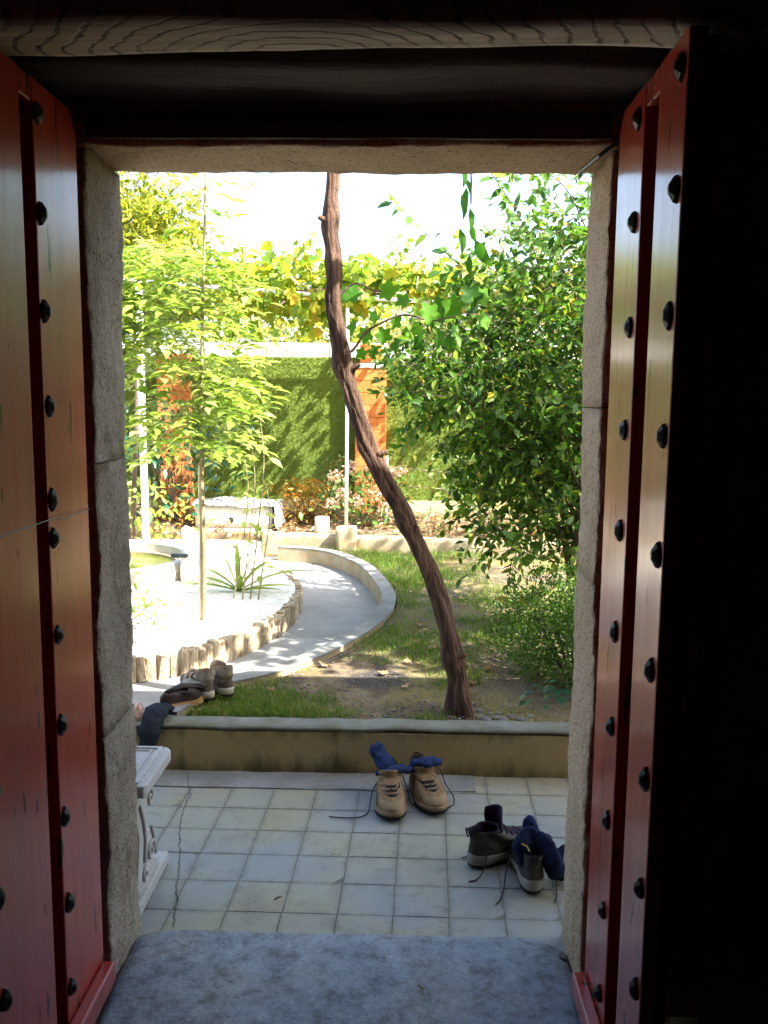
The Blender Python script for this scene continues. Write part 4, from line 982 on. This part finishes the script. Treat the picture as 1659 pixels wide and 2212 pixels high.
def clo(u, v_):
    s = u * (.78 + .22) ; x = -1.93 + min(s, .76); drop = max(0, s - .76)
    y = 7.915 + v_ * .5
    z = .53 + .010 * math.sin(9*s + 5*v_) + .006 * math.sin(21*s - 9*v_) - drop * 1.0
    x += .012 * math.sin(14*v_ + 3*drop*10) * (drop > 0) + drop * .12
    if v_ < .06: z -= .018
    return (x, y, z)
mb.grid(clo, 44, 22)
clo_o = mk('dappled_cloth', mb, M['cloth'], smooth=True); sol = clo_o.modifiers.new('solid', 'SOLIDIFY'); sol.thickness = .006
tag(clo_o, 'cloth with dappled light painted as stripes, draped over the stone trough', 'cloth')
bl = tag(mk('post_footing', rough_box((-.575, 7.50, .15), (-.395, 7.68, .385), .045, .005, 8, 12, .012), M['conc_warm'], smooth=True), 'square concrete footing block carrying the thin white pergola post', 'footing')
tag(mk('concrete_block', rough_box((-.79, 7.80, .25), (-.66, 7.94, .43), .04, .006, 8, 33, .012), M['conc_pale'], smooth=True), 'small weathered concrete block standing beside the hydrangea', 'block')
ob = tuft('orange_shrub', (-.95, 8.55, .27), 'rounded shrub with orange-yellow leaves at the foot of the hedge wall', 'shrub', 900, .30, .42, .06, M['leaf_orange'], (NA_V, NA_F), rng=rv)
tuft('green_shrub', (-.72, 8.9, .27), 'pale green airy shrub rising behind the orange shrub', 'shrub', 420, .3, .62, .05, M['leaf_hyd'], (NA_V, NA_F), rng=rv)
hd_ = tuft('hydrangea', (-.35, 8.35, .27), 'hydrangea with faded pink flower heads around the white post', 'hydrangea', 480, .46, .52, .075, M['leaf_hyd'], rng=rv)
for (x, z) in ((-.62, .78), (-.55, .62), (-.10, .80), (-.26, .62), (-.20, .70), (-.03, .83), (-.42, .55), (-.66, .52), (-.16, .48), (-.48, .86), (-.3, .85)):
    k = 60; d = unit(rv.normal(size=(k, 3))); P_ = np.array([x, 8.15 + rv.uniform(-.1, .1), z]) + d * .062 * np.array([1, 1, .8])
    f_ = leaves('flower_head', hd_, M['petal'], P_, rv.normal(size=(k, 3)), d + rv.normal(size=(k, 3)) * .2, rv.uniform(.03, .045, k), rv.uniform(0, 1, k), (OV_V, OV_F), kind=None)
tuft('white_flower_clump', (.28, 8.1, .27), 'small clump with white blossoms at the back bed edge', 'plant', 140, .3, .22, .035, M['petal'], rng=rv)
tuft('bed_plant', (.75, 7.9, .27), 'bright leafy bush behind the tall shrub in the back bed', 'bush', 420, .6, .75, .07, M['leaf_hyd'], rng=rv)
for k, (za, zb_) in enumerate(((.80, .74), (.62, .58))):
    tag(mk('bamboo_cane', MB().tube([(-.17, 9.0, za), (.35, 8.8, (za+zb_)/2), (.9, 8.6, zb_)], .007, 6), M['pale_stem']), ('upper' if k == 0 else 'lower') + ' of two thin tan canes strung in front of the hedge wall', 'cane')
post('fence_post', -.165, 8.98, .25, .92, .016, 'short thin white post holding the two canes behind the vine trunk')

# ------------------------------------------------------------------ grass, litter, pebbles
gr = np.random.default_rng(77)
nb_ = 0; PX = []
def dens(x, y):
    d = .42 + 1.2 * nz((x, y, 0), 1.9, 12) + .8 * nz((x, y, 0), 6, 2)
    d += .55 * math.exp(-((x + .55) / .35) ** 2 - ((y - 3.85) / .35) ** 2) + .7 * math.exp(-((x + .1) / .45) ** 2 - ((y - 6.9) / .8) ** 2)
    d -= .9 * math.exp(-((x + .12) / .2) ** 2 - ((y - 3.98) / .22) ** 2) + .5 * math.exp(-((x - .45) / .4) ** 2 - ((y - 3.6) / .3) ** 2)
    if y < 3.60 and x < -.25: d += .14
    return d
while len(PX) < 27000:
    y = 3.49 + gr.uniform() ** 1.35 * 4.05; x0 = kerb_x(y) + .02; x = x0 + gr.uniform() * (1.6 - x0)
    if gr.uniform() < dens(x, y) - .25: PX.append((x, y, lawn_z(x, y) - .004))
A = np.array(PX); N_ = len(A); hgt = gr.uniform(.014, .045, N_) * np.where(A[:, 1] > 6, 1.5, 1) ; la_ = gr.normal(0, .5, (N_, 2))
side = unit(np.stack([gr.normal(size=N_), gr.normal(size=N_), np.zeros(N_)], 1)) * .0016
mid = A + np.stack([la_[:, 0]*hgt*.3, la_[:, 1]*hgt*.3, hgt*.6], 1); tp = A + np.stack([la_[:, 0]*hgt, la_[:, 1]*hgt, hgt], 1)
V = np.stack([A - side, A + side, mid + side*.8, mid - side*.8, tp], 1).reshape(-1, 3)
f0 = np.array([(0,1,2),(0,2,3),(3,2,4)]); F = (f0[None] + 5*np.arange(N_)[:, None, None]).reshape(-1, 3)
tag(np_mesh('grass', V, F, M['grass'], None, np.repeat(np.clip(gr.normal(.45, .25, N_), 0, 1), 5)), 'short patchy grass growing on the lawn', 'grass', kind='stuff')
# leaf litter in the back bed
nl = 1500; Pl = np.stack([gr.uniform(-3, 1.3, nl), gr.uniform(7.7, 9.3, nl), gr.uniform(.275, .31, nl)], 1)
tag(leaves('leaf_litter', None, M['leaf_dry'], Pl, gr.normal(size=(nl, 3)) * [1, 1, .3], gr.normal(size=(nl, 3)) * .5 + [0, 0, 1], gr.uniform(.04, .08, nl), gr.uniform(0, 1, nl)), 'brown dry leaf litter covering the back flower bed', 'litter', kind='stuff')
nl = 1300; Pl = np.stack([gr.uniform(-.6, 1.2, nl), 3.5 + gr.uniform(0, 1, nl) ** 2 * 3.0, np.zeros(nl)], 1); Pl[:, 0] = np.maximum(Pl[:, 0], [kerb_x(y) + .05 for y in Pl[:, 1]]); Pl[:, 2] = [lawn_z(x, y) + .004 for x, y in Pl[:, :2]]
tag(leaves('lawn_litter', None, M['leaf_dry'], Pl, gr.normal(size=(nl, 3)) * [1, 1, .15], gr.normal(size=(nl, 3)) * .4 + [0, 0, 1], gr.uniform(.010, .026, nl), gr.uniform(0, 1, nl), (NA_V, NA_F)), 'tiny scraps of dry leaf strewn over the lawn', 'litter', kind='stuff')
for k in range(18):
    y = 3.55 + gr.uniform() ** 1.3 * 2.6; x = kerb_x(y) + .08 + gr.uniform() * 1.0
    o = leaves('fallen_leaf', None, M['leaf_dry'], np.array([[0, 0, 0.]]), np.array([[1., gr.normal() * .3, .15]]), np.array([[gr.normal() * .3, gr.normal() * .3, 1]]), np.array([gr.uniform(.035, .06)]), np.array([gr.uniform(0, .7)]), (LB_V, LB_F), kind=None)
    o.location = (x, y, lawn_z(x, y) + .012); o.rotation_euler = (0, 0, gr.uniform(0, 6.3))
    tag(o, 'dry curled brown leaf fallen on the patchy lawn', 'leaf', 'fallen leaves on the lawn')
M['chip'] = simple('pale_stone_chip', (.26, .25, .23), (.14, .13, .12), 30, .9, 0, coord='World')
def on_lawn(rng):
    y = 3.5 + rng.uniform() ** 1.6 * 3.2; return (max(kerb_x(y) + .05, rng.uniform(-.7, 1.3)), y)
tag(scatter_stones('stone_chips', 2600, on_lawn, .181, .003, .008, M['chip'], gr), 'tiny pale stone chips strewn through the lawn soil', 'stone chips', kind='stuff')
M['pebble'] = simple('grey_pebble', (.20, .195, .19), (.10, .095, .09), 14, .8, .2)
psrc = []
for k in range(3):
    bm = bmesh.new(); bmesh.ops.create_icosphere(bm, subdivisions=2, radius=1)
    for v_ in bm.verts: v_.co *= 1 + .22 * nz(v_.co, 1.1, k * 6)
    me = bpy.data.meshes.new('pebble'); bm.to_mesh(me); bm.free(); me.polygons.foreach_set('use_smooth', [True] * len(me.polygons)); me.materials.append(M['pebble']); psrc.append(me)
for k, (x, y, s) in enumerate([(.335, 3.56, .020), (.36, 3.52, .026), (.40, 3.55, .022), (.43, 3.53, .027), (.47, 3.56, .02), (.50, 3.53, .022), (.38, 3.60, .018), (.34, 3.64, .020), (.42, 3.60, .016), (.545, 3.55, .018), ]):
    o = bpy.data.objects.new('pebble', psrc[k % 3]); COL.objects.link(o); o.location = (x, y, lawn_z(x, y) + s * .02); o.scale = (s, s * .8, s * .6); o.rotation_euler = (0, 0, random.uniform(0, 6))
    tag(o, 'rounded grey pebble lying right of the vine trunk base', 'pebble', 'pebbles by the vine trunk')

# ------------------------------------------------------------------ carved stone bench by the facade
bn = thing('stone_bench', (-1.2, 2.5, 0), 'pale cast-stone bench with carved scroll legs against the house wall', 'bench')
bs = MB().prism([(-1.75, 2.345), (-.72, 2.345), (-.715, 2.36), (-.712, 2.61), (-.73, 2.635), (-1.75, 2.64)], .368, .405)
seat = mk('seat', bs, M['bench'], bn, bevel=.006, fix=True)
mk('moulding', MB().box((-1.72, 2.36, .335), (-.745, 2.60, .3675)), M['bench'], bn, bevel=.012, seg=3)
fr = MB()
for lo, hi in (((-1.74, 2.36, .404), (-.74, 2.372, .411)), ((-1.74, 2.61, .404), (-.74, 2.622, .411)), ((-.752, 2.372, .404), (-.74, 2.61, .411)), ((-1.74, 2.595, .404), (-.765, 2.601, .409)), ((-.773, 2.385, .404), (-.767, 2.594, .409))): fr.box(lo, hi)
mk('border_relief', fr, M['bench'], seat)
rr = random.Random(4); rel = MB()
for k in range(34):
    x = -.80 - rr.random() * .75; y = 2.40 + rr.random() * .17; a = rr.uniform(0, 6.3); pts = []
    for q in range(7):
        t = q / 6; rad = .034 * (1 - .5 * t); pts.append((x + rad * math.cos(a + 3.6 * t), y + rad * math.sin(a + 3.6 * t), .4055))
    rel.tube(pts, [.005, .008, .010, .010, .009, .007, .004], 6)
mk('carved_scrolls', rel, M['bench'], seat, smooth=True)
def bench_leg(xa, xb):
    prof = [(2.38, .04), (2.58, .04), (2.575, .07), (2.545, .095), (2.555, .125), (2.545, .165), (2.51, .20), (2.475, .215), (2.468, .25), (2.48, .285), (2.52, .31), (2.56, .33), (2.56, .345), (2.36, .345), (2.37, .28), (2.40, .22), (2.39, .15), (2.37, .09)]
    mb = MB(); nn_ = len(prof)
    mb.add([(xa, y, z) for y, z in prof] + [(xb, y, z) for y, z in prof], [tuple(range(nn_ - 1, -1, -1)), tuple(range(nn_, 2*nn_))] + [(i, (i+1) % nn_, nn_ + (i+1) % nn_, nn_ + i) for i in range(nn_)])
    L = mk('leg', mb, M['bench'], bn, bevel=.008, fix=True)
    sc = MB()
    for cy, cz, R0, a0, sg_ in ((2.50, .13, .035, 0, 1), (2.50, .30, .030, 2, -1), (2.44, .09, .026, 1, 1)):
        pts = [(xb + .003, cy + R0 * (1 - t/14*.8) * math.cos(a0 + sg_ * t * .55), cz + R0 * (1 - t/14*.8) * math.sin(a0 + sg_ * t * .55)) for t in range(14)]
        sc.tube(pts, .006, 6)
    sc.tube([(xb + .003, 2.40, .32), (xb + .003, 2.43, .26), (xb + .003, 2.445, .2), (xb + .003, 2.43, .13)], .007, 6)
    sc.tube([(xb + .003, 2.51, .205), (xb + .003, 2.53, .16), (xb + .003, 2.545, .10)], .006, 6)
    mk('scroll_relief', sc, M['bench'], L, smooth=True)
    mk('foot', MB().box((xa - .03, 2.35, .001), (xb + .010, 2.665, .042)), M['bench'], bn, bevel=.006)
bench_leg(-.86, -.752); bench_leg(-1.66, -1.56)

# ------------------------------------------------------------------ shoes and socks
def fabric(name, c1, c2, scale=60, rough=.9, bump=.4, stretch=(1,1,1)): return simple(name, c1, c2, scale, rough, bump, .002, stretch=stretch, spec=.2)
M['tan'] = fabric('tan_suede', (.25, .165, .09), (.15, .095, .05)); M['tan2'] = fabric('tan_toe_rubber', (.30, .215, .125), (.21, .145, .08), 25, .7)
M['dark_sole'] = fabric('black_rubber', (.03, .03, .03), (.015, .015, .015), 30, .8); M['lace'] = fabric('dark_lace', (.05, .045, .04), (.025, .02, .02), 90); M['tan_lace'] = fabric('tan_lace', (.34, .26, .17), (.16, .11, .07), 120)
M['blue'] = fabric('blue_sock_knit', (.022, .040, .125), (.010, .018, .06), 140, .95, .6, (1, 1, 1)); M['navy'] = fabric('navy_sock_knit', (.012, .020, .065), (.006, .009, .03), 140, .95, .6)
M['blacksock'] = fabric('charcoal_sock_knit', (.025, .032, .045), (.012, .016, .024), 140, .95, .6)
M['grey_up'] = fabric('grey_boot_leather', (.075, .068, .055), (.04, .036, .03), 30, .7); M['grey_rub'] = fabric('light_grey_rubber', (.30, .29, .26), (.2, .19, .17), 20, .7)
M['purple'] = fabric('dark_purple_lining', (.035, .018, .05), (.015, .01, .022), 60); M['lining'] = fabric('black_lining', (.02, .02, .022), (.01, .01, .012), 60)
M['taupe'] = fabric('taupe_mesh', (.38, .31, .24), (.24, .19, .14), 50); M['taupe2'] = fabric('brown_grey_overlay', (.15, .115, .10), (.09, .07, .06), 30); M['sole_w'] = fabric('dirty_white_midsole', (.55, .52, .45), (.40, .37, .31), 20, .8)
M['leather'] = fabric('dark_brown_leather', (.045, .030, .028), (.02, .014, .013), 20, .5, .2); M['cork'] = fabric('layered_tan_sole', (.50, .30, .14), (.34, .19, .08), 14, .8, .2, (1, 1, 9)); M['pink'] = fabric('pale_pink_leather', (.52, .36, .30), (.40, .25, .2), 20, .6, .2)
M['yellow'] = fabric('yellow_stitch', (.55, .48, .15), (.4, .34, .1), 60)

class Last:
    """shape of a shoe: horizontal outlines stacked from sole to collar"""
    def __init__(s, L, W, levels): s.L, s.W, s.lv = L, W, levels
    def at(s, z):
        zs_ = [l[0] for l in s.lv]
        return tuple(float(np.interp(z, zs_, [l[i] for l in s.lv])) for i in (1, 2, 3))
    def pt(s, z, th, out=0.0, side=1):
        yh, yt_, w = s.at(z); a = (yt_ - yh) / 2; yc = (yt_ + yh) / 2
        cy, sx = math.cos(th), math.sin(th)
        y = yc + (a + out) * math.copysign(abs(cy) ** .86, cy)
        u = (y - yh) / max(yt_ - yh, 1e-4); u = min(max(u, 0), 1)
        ww = w * (.80 + .28 * math.exp(-((u - .70) / .25) ** 2) - .10 * math.exp(-((u - .40) / .16) ** 2))
        x = (ww + out) * math.copysign(abs(sx) ** .82, sx) + side * .010 * math.exp(-((u - .8) / .25) ** 2) * (1 if z < .09 else .3)
        return Vector((x, y, z))
def boot_levels(L, collar, w):
    return [(0, .004, L - .004, w), (.02, 0, L, w), (.045, .0, L - .002, w * .99), (.058, .002, L - .014, w * .95), (.068, .003, L - .038, w * .90), (.076, .004, L - .075, w * .86), (.086, .005, L - .108, w * .82), (.10, .006, L - .135, w * .79), (.115, .004, L - .152, w * .77), (collar - .01, .002, L - .165, w * .76), (collar, -.002, L - .168, w * .77)]
def make_shoe(name, loc, rz, label, group, L, W, collar, mats, side=1, sole_h=.026, laces='M', loose=(), tongue_up=.03, pull_loop=False, tip=(0, 0)):
    up_, toe_, sole_, mid_, lin_, lace_ = mats
    t = thing(name, loc, label, 'shoe', rz, group); t.rotation_euler = (tip[0], tip[1], rz)
    la = Last(L, W, boot_levels(L, collar, W)); NT_ = 40
    def part(nm, mb, mat, par=t, **k): return mk(nm, mb, mat, par, world_space=False, **k)
    sp = lambda y: .014 * max(0, (y / L - .62) / .38) ** 2 + .004 * max(0, (.15 - y / L) / .15)
    # outsole with lugs, midsole
    mb = MB(); v = []
    for z, o in ((.0, -.002), (.004, .003), (.013, .004)):
        for k in range(NT_ * 2):
            p = la.pt(.01, math.pi * k / NT_, o - (.0035 if (k % 4 < 2 and z < .01) else 0), side); v.append((p.x, p.y, z + sp(p.y)))
    n2 = NT_ * 2
    mb.add(v, [(j*n2+k, j*n2+(k+1)%n2, (j+1)*n2+(k+1)%n2, (j+1)*n2+k) for j in range(2) for k in range(n2)] + [tuple(range(n2-1, -1, -1)), tuple(2*n2+k for k in range(n2))])
    so_ = part('outsole', mb, sole_)
    mb = MB(); v = []
    for z, o in ((.0125, .001), (.016, .004), (sole_h, .0045), (sole_h + .004, .001)):
        for k in range(NT_):
            p = la.pt(.02, 2*math.pi*k/NT_, o, side); hb = .010 * max(0, (.35 - p.y / L) / .35); v.append((p.x, p.y, z + sp(p.y) + (hb if z > .02 else 0)))
    mb.add(v, [(j*NT_+k, j*NT_+(k+1)%NT_, (j+1)*NT_+(k+1)%NT_, (j+1)*NT_+k) for j in range(3) for k in range(NT_)] + [tuple(3*NT_+k for k in range(NT_))])
    part('midsole', mb, mid_, smooth=True)
    # upper and its lining
    def U(z, th, o=0.0):
        p = la.pt(z, th, o, side); q = (z - .02) / (collar - .02)
        return Vector((p.x, p.y, z + sp(p.y) * (1 - min(1, q * 1.5)) + .018 * max(0, q - .75) * 4 * max(0, -math.cos(th)) ** 2 * .5 + .0015 * nz(p, 60, 1)))
    zs_ = [.018, .03, .042, .052, .058, .063, .068, .072, .076, .081, .086, .093, .10, .108, .116] + [x for x in np.linspace(.122, collar, 4) if x > .118]
    mb = MB(); mb.grid(lambda u, v_: U(zs_[int(round(v_ * (len(zs_) - 1)))], 2*math.pi*u), NT_, len(zs_), True)
    part('upper', mb, up_, smooth=True)
    mb = MB(); lz = [(collar, .001), (collar + .004, -.003), (collar + .001, -.008), (collar - .012, -.010), (collar - .05, -.008), (collar - .075, -.006)]
    v = []
    for z, o in lz:
        for k in range(NT_):
            p = U(min(z, collar), 2*math.pi*k/NT_, o); v.append((p.x, p.y, p.z + max(0, z - collar)))
    nn_ = len(lz)
    mb.add(v, [(j*NT_+k, j*NT_+(k+1)%NT_, (j+1)*NT_+(k+1)%NT_, (j+1)*NT_+k) for j in range(nn_-1) for k in range(NT_)] + [tuple((nn_-1)*NT_+k for k in range(NT_))])
    part('collar_lining', mb, lin_, smooth=True)
    mb = MB(); mb.grid(lambda u, v_: U(.022 + v_ * .044 , -.95 + 1.9 * u, .0022), 17, 9); part('toe_cap', mb, toe_, smooth=True)
    mb = MB(); mb.grid(lambda u, v_: U(.024 + v_ * (.058 - .02 * abs(2*u-1)), math.pi - .95 + 1.9 * u, .002), 15, 8); part('heel_counter', mb, toe_ if toe_ is not M['tan2'] else up_, smooth=True)
    # overlay panels each side
    for sgn_ in (-1, 1):
        mb = MB(); mb.grid(lambda u, v_: U(.03 + v_ * .05, sgn_ * (1.15 + .85 * u + .12 * v_), .0016), 9, 7); part('side_panel', mb, mid_ if laces == 'S' else up_, smooth=True)
    # tongue
    yh, yt_, w = la.at(collar); ty = yt_ - .004
    mb = MB(); mb.grid(lambda u, v_: (w * .78 * (2*u - 1) * (1 + .12 * v_ - .35 * max(0, v_ - .7)), ty - .030 * (2*u-1)**2 + .030 - v_ * .042 + .026 * v_ * v_, collar - .035 + v_ * (.035 + tongue_up) - .012 * v_ * (2*u-1)**2), 11, 9)
    to = part('tongue', mb, lin_ if tongue_up > .04 else up_, smooth=True); so2 = to.modifiers.new('s', 'SOLIDIFY'); so2.thickness = .007
    # laces
    rows = [.074, .080, .088, .098, .110, .122][: 6 if collar > .11 else 5]
    ends_ = []
    for k, z in enumerate(rows):
        z = min(z, collar - .004); wd = .62 + .10 * k
        a = U(z, wd, .002); b = U(z, -wd, .002); top = U(min(z + .004, collar), 0, .006); z2 = min(rows[min(k+1, len(rows)-1)], collar - .004); c_ = U(z2, -(wd + .05), .002)
        mb = MB(); mb.tube([a, a.lerp(top, .5) + Vector((0, .0, .004)), top + Vector((0, 0, .002)), b.lerp(top, .5) + Vector((0, 0, .004)), b], .0024, 6)
        if k < len(rows) - 1: mb.tube([a, U((z+z2)/2, .25, .007), U((z+z2)/2 + .001, -.2, .008), c_], .0024, 6)
        part('lace', mb, lace_, smooth=True); ends_ = [a, b]
    for path in loose:
        part('lace', MB().tube(spline(path, 6), .0022, 6), M['lace'] if lace_ is not M['sole_w'] else lace_, smooth=True)
    if pull_loop:
        p = U(collar, math.pi, .002); part('pull_loop', MB().tube([p + Vector((.007, 0, -.02)), p + Vector((.007, -.010, .004)), p + Vector((.004, -.012, .014)), p + Vector((-.004, -.012, .014)), p + Vector((-.007, -.010, .004)), p + Vector((-.007, 0, -.02))], .003, 6), lin_, smooth=True)
    return t
tanm = (M['tan'], M['tan2'], M['dark_sole'], M['tan2'], M['lining'], M['tan_lace'])
def rz_of(heel, toe): return math.atan2(-(toe[0] - heel[0]), toe[1] - heel[1])
def shoe_at(heel, toe): return (heel[0], heel[1], 0), rz_of(heel, toe)
l_, r_ = shoe_at((-.045, 3.235), (-.008, 2.955))
make_shoe('hiking_boot', l_, r_, 'tan hiking boot pointing at the door, left of its pair, lace trailing left', 'tan boots on the terrace', .285, .053, .112, tanm, 1,
          loose=([(-.045, .10, .10), (-.062, .11, .05), (-.07, .14, .012), (-.09, .17, .004)], ), tongue_up=.02)
tag(mk('shoe_lace', MB().tube(spline([(-.075, 3.13, .085), (-.098, 3.10, .05), (-.108, 3.03, .012), (-.125, 3.0, .006), (-.16, 2.985, .005), (-.215, 2.985, .005), (-.25, 2.99, .005)], 6), .0024, 6), M['lace'], smooth=True), 'dark loose lace trailing left across the tiles from the tan boot', 'lace')
l_, r_ = shoe_at((.062, 3.275), (.140, 3.00))
make_shoe('hiking_boot', l_, r_, 'tan hiking boot turned outward, right of its pair, navy sock on top', 'tan boots on the terrace', .285, .053, .112, tanm, -1,
          loose=([(-.05, .07, .115), (-.075, .09, .09), (-.085, .12, .05), (-.10, .17, .02), (-.095, .19, .006)], [(-.05, .225, .005), (-.07, .22, .006), (-.095, .20, .006)]), tongue_up=.02)
gm = (M['grey_up'], M['grey_up'], M['dark_sole'], M['grey_rub'], M['purple'], M['lace'])
l_, r_ = shoe_at((.232, 2.665), (.44, 2.83))
make_shoe('walking_boot', l_, r_, 'grey-brown walking boot with gaping purple-lined collar, empty of sock', 'grey boots on the terrace', .28, .052, .118, gm, 1, .034,
          loose=([(.045, .03, .06), (.06, .0, .02), (.065, -.03, .004), (.06, -.06, .004)][::-1], [(-.05, .13, .05), (-.062, .10, .012), (-.055, .05, .004), (-.06, .02, .004)]), tongue_up=.062, pull_loop=True)
l_, r_ = shoe_at((.412, 2.512), (.428, 2.79))
make_shoe('walking_boot', l_, r_, 'grey-brown walking boot nearest the right jamb, stuffed with a navy sock', 'grey boots on the terrace', .28, .052, .114, gm, -1, .034,
          loose=([(-.05, .12, .08), (-.075, .09, .04), (-.085, .04, .006), (-.10, -.03, .004), (-.115, -.06, .004)], [(.045, .09, .10), (.068, .05, .06), (.07, .0, .012), (.062, -.03, .004)]), tongue_up=.03, pull_loop=True)
def sock(name, pts, rad, mat, label, flat=.62, seed=1, extra=()):
    t = thing(name, pts[0], label, 'sock', group='socks left with the shoes')
    S = spline(pts, 12); n = len(S); rr_ = np.interp(np.linspace(0, 1, n), np.linspace(0, 1, len(rad)), rad)
    mb = MB(); mb.tube(S, list(rr_), 28, True, flat)
    def crease(p):
        a = nz(p, 22, seed); b = (1 - abs(nz(p, 34, seed + 3)) * 2.2)
        return Vector((.010 * a, .010 * nz(p, 22, seed + 9), .009 * nz(p, 24, seed + 4))) - Vector((0, 0, .007 * max(0, b) ** 3))
    mb.v = [Vector(p) + crease(p) for p in mb.v]
    mk('knit_tube', mb, mat, t, smooth=True)
    cuff = MB().tube([S[0] + (S[0]-S[1]).normalized() * .002, S[0], S[1], S[2]], [rr_[0] * .9, rr_[0] * 1.1, rr_[0] * 1.1, rr_[2] * 1.06], 16, True, flat)
    mk('cuff', cuff, mat, t, smooth=True)
    for e in extra: mk('stitching', MB().tube(e, .0025, 5), M['yellow'], t)
    return t
sock('sock', [(-.03, 3.165, .085), (-.05, 3.19, .120), (-.072, 3.22, .140), (-.085, 3.235, .165), (-.088, 3.235, .187)], [.030, .036, .032, .034, .020], M['blue'], 'blue sock bulging up from the left tan boot', .75, 3)
sock('sock', [(-.082, 3.15, .100), (-.035, 3.135, .123), (.01, 3.15, .122), (.045, 3.18, .108), (.06, 3.19, .10)], [.016, .026, .028, .024, .014], M['blue'], 'blue sock lying flat across the collar of the left tan boot', .42, 13)
sock('sock', [(.055, 3.20, .10), (.07, 3.19, .128), (.10, 3.18, .136), (.135, 3.185, .140), (.158, 3.19, .132)], [.028, .036, .034, .032, .022], M['blue'], 'blue sock spilling sideways out of the right tan boot', .45, 6)
sock('sock', [(.405, 2.58, .085), (.39, 2.585, .130), (.415, 2.60, .148), (.45, 2.575, .130), (.474, 2.545, .090), (.48, 2.535, .055)], [.034, .040, .036, .038, .040, .026], M['navy'], 'navy sock flopped over the side of the grey boot by the jamb', .62, 8,
     ([(.378, 2.548, .150), (.393, 2.542, .146), (.40, 2.53, .136)],))
sock('sock', [(.425, 2.66, .105), (.415, 2.67, .142), (.418, 2.675, .172), (.436, 2.66, .148), (.455, 2.65, .12)], [.022, .022, .017, .020, .012], M['blue'], 'blue sock cuff standing upright above the grey boot by the jamb', .6, 18)
sock('sock', [(.52, 2.60, .018), (.515, 2.605, .05), (.52, 2.62, .08), (.535, 2.63, .10)], [.030, .034, .030, .020], M['navy'], 'dark navy sock half hidden behind the right stone jamb', .8, 28)
# shoes on the garden wall
sm = (M['taupe'], M['taupe2'], M['dark_sole'], M['sole_w'], M['lining'], M['sole_w'])
GZ = .192
make_shoe('trail_shoe', (-.815, 3.640, GZ), math.radians(40), 'taupe trail shoe with white laces on the lawn edge, left of its pair', 'trail shoes on the garden wall', .27, .048, .084, sm, 1, .030, 'S', tongue_up=.018)
make_shoe('trail_shoe', (-.745, 3.690, GZ), math.radians(30), 'taupe trail shoe with raised tongue on the lawn edge, right of its pair', 'trail shoes on the garden wall', .27, .048, .084, sm, -1, .030, 'S', tongue_up=.04)
sd1 = thing('slip_on_shoe', (-1.0, 3.515, .196), 'dark brown slip-on shoe with layered tan sole on the garden wall', 'shoe', math.radians(-42))
ls = Last(.21, .042, [(0, 0, .21, .042), (.03, 0, .21, .042), (.045, .004, .19, .04), (.055, .01, .16, .036), (.06, .02, .13, .03)])
for k in range(3):
    mb = MB(); v = []
    for z, o in ((.008 * k, 0), (.008 * k + .0072, .0)):
        for q in range(36): p = ls.pt(.01, 2*math.pi*q/36, .002 - .0015 * k); v.append((p.x, p.y, z))
    mb.add(v, [(q, (q+1) % 36, 36 + (q+1) % 36, 36 + q) for q in range(36)] + [tuple(range(35, -1, -1)), tuple(range(36, 72))]); mk('sole_layer', mb, M['cork'], sd1, world_space=False)
mb = MB(); zl = [.0235, .035, .045, .052, .058, .062, .058, .05]
mb.grid(lambda u, v_: ls.pt(min(zl[int(round(v_*7))], .06), 2*math.pi*u, -.001 - .004 * (v_ > .8)) * 1.0 + Vector((0, 0, .012 * nz((u*6.28, v_*3, 1), 1.3) + zl[int(round(v_*7))] * .18)), 36, 8, True)
mk('upper', mb, M['leather'], sd1, world_space=False, smooth=True)
mb = MB(); mb.tube([(-.03, .05, .055), (-.02, .12, .072), (.01, .19, .062), (.03, .21, .045)], [.02, .026, .022, .012], 10, True, .5); mk('folded_upper', mb, M['leather'], sd1, world_space=False, smooth=True)
sock('sock', [(-.955, 3.47, .225), (-.975, 3.435, .235), (-.99, 3.385, .225), (-1.0, 3.345, .17), (-1.01, 3.335, .115)], [.030, .044, .048, .046, .030], M['blacksock'], 'charcoal sock hanging over the edge of the garden wall', .55, 40)
sn = thing('sandal', (-1.21, 3.42, .197), 'pale pink strappy sandal on the garden wall by the left jamb', 'sandal', math.radians(-80))
ls2 = Last(.22, .038, [(0, 0, .22, .038), (.1, 0, .22, .038)])
mk('sole', MB().add([tuple(ls2.pt(0, 2*math.pi*q/32)) for q in range(32)] + [tuple(ls2.pt(0, 2*math.pi*q/32) + Vector((0, 0, .014))) for q in range(32)], [(q, (q+1) % 32, 32 + (q+1) % 32, 32 + q) for q in range(32)] + [tuple(range(31, -1, -1)), tuple(range(32, 64))]), M['pink'], sn, world_space=False)
for y0, y1, h in ((.15, .12, .035), (.11, .14, .04), (.03, .05, .05)):
    mb = MB(); mb.grid(lambda u, v_: (.037 * math.cos(math.pi * u), y0 + (y1-y0)*u + .02 * v_, .010 + h * math.sin(math.pi * u)), 14, 3); o = mk('strap', mb, M['pink'], sn, world_space=False, smooth=True); so3 = o.modifiers.new('s', 'SOLIDIFY'); so3.thickness = .003

for loc, rz_, lab in (((-.373, 2.45, .006), .4, 'small dark leaf scrap lying alone on the terrace tiles'), ((.07, 2.03, .026), 2.0, 'brown leaf scrap lying on the threshold slab')):
    o = leaves('leaf_scrap', None, M['leaf_dry'], np.array([[0, 0, 0.]]), np.array([[1., .2, .2]]), np.array([[.1, -.3, 1.]]), np.array([.035]), np.array([.0]), (NA_V, NA_F), kind=None)
    o.location = loc; o.rotation_euler = (0, 0, rz_); tag(o, lab, 'leaf')
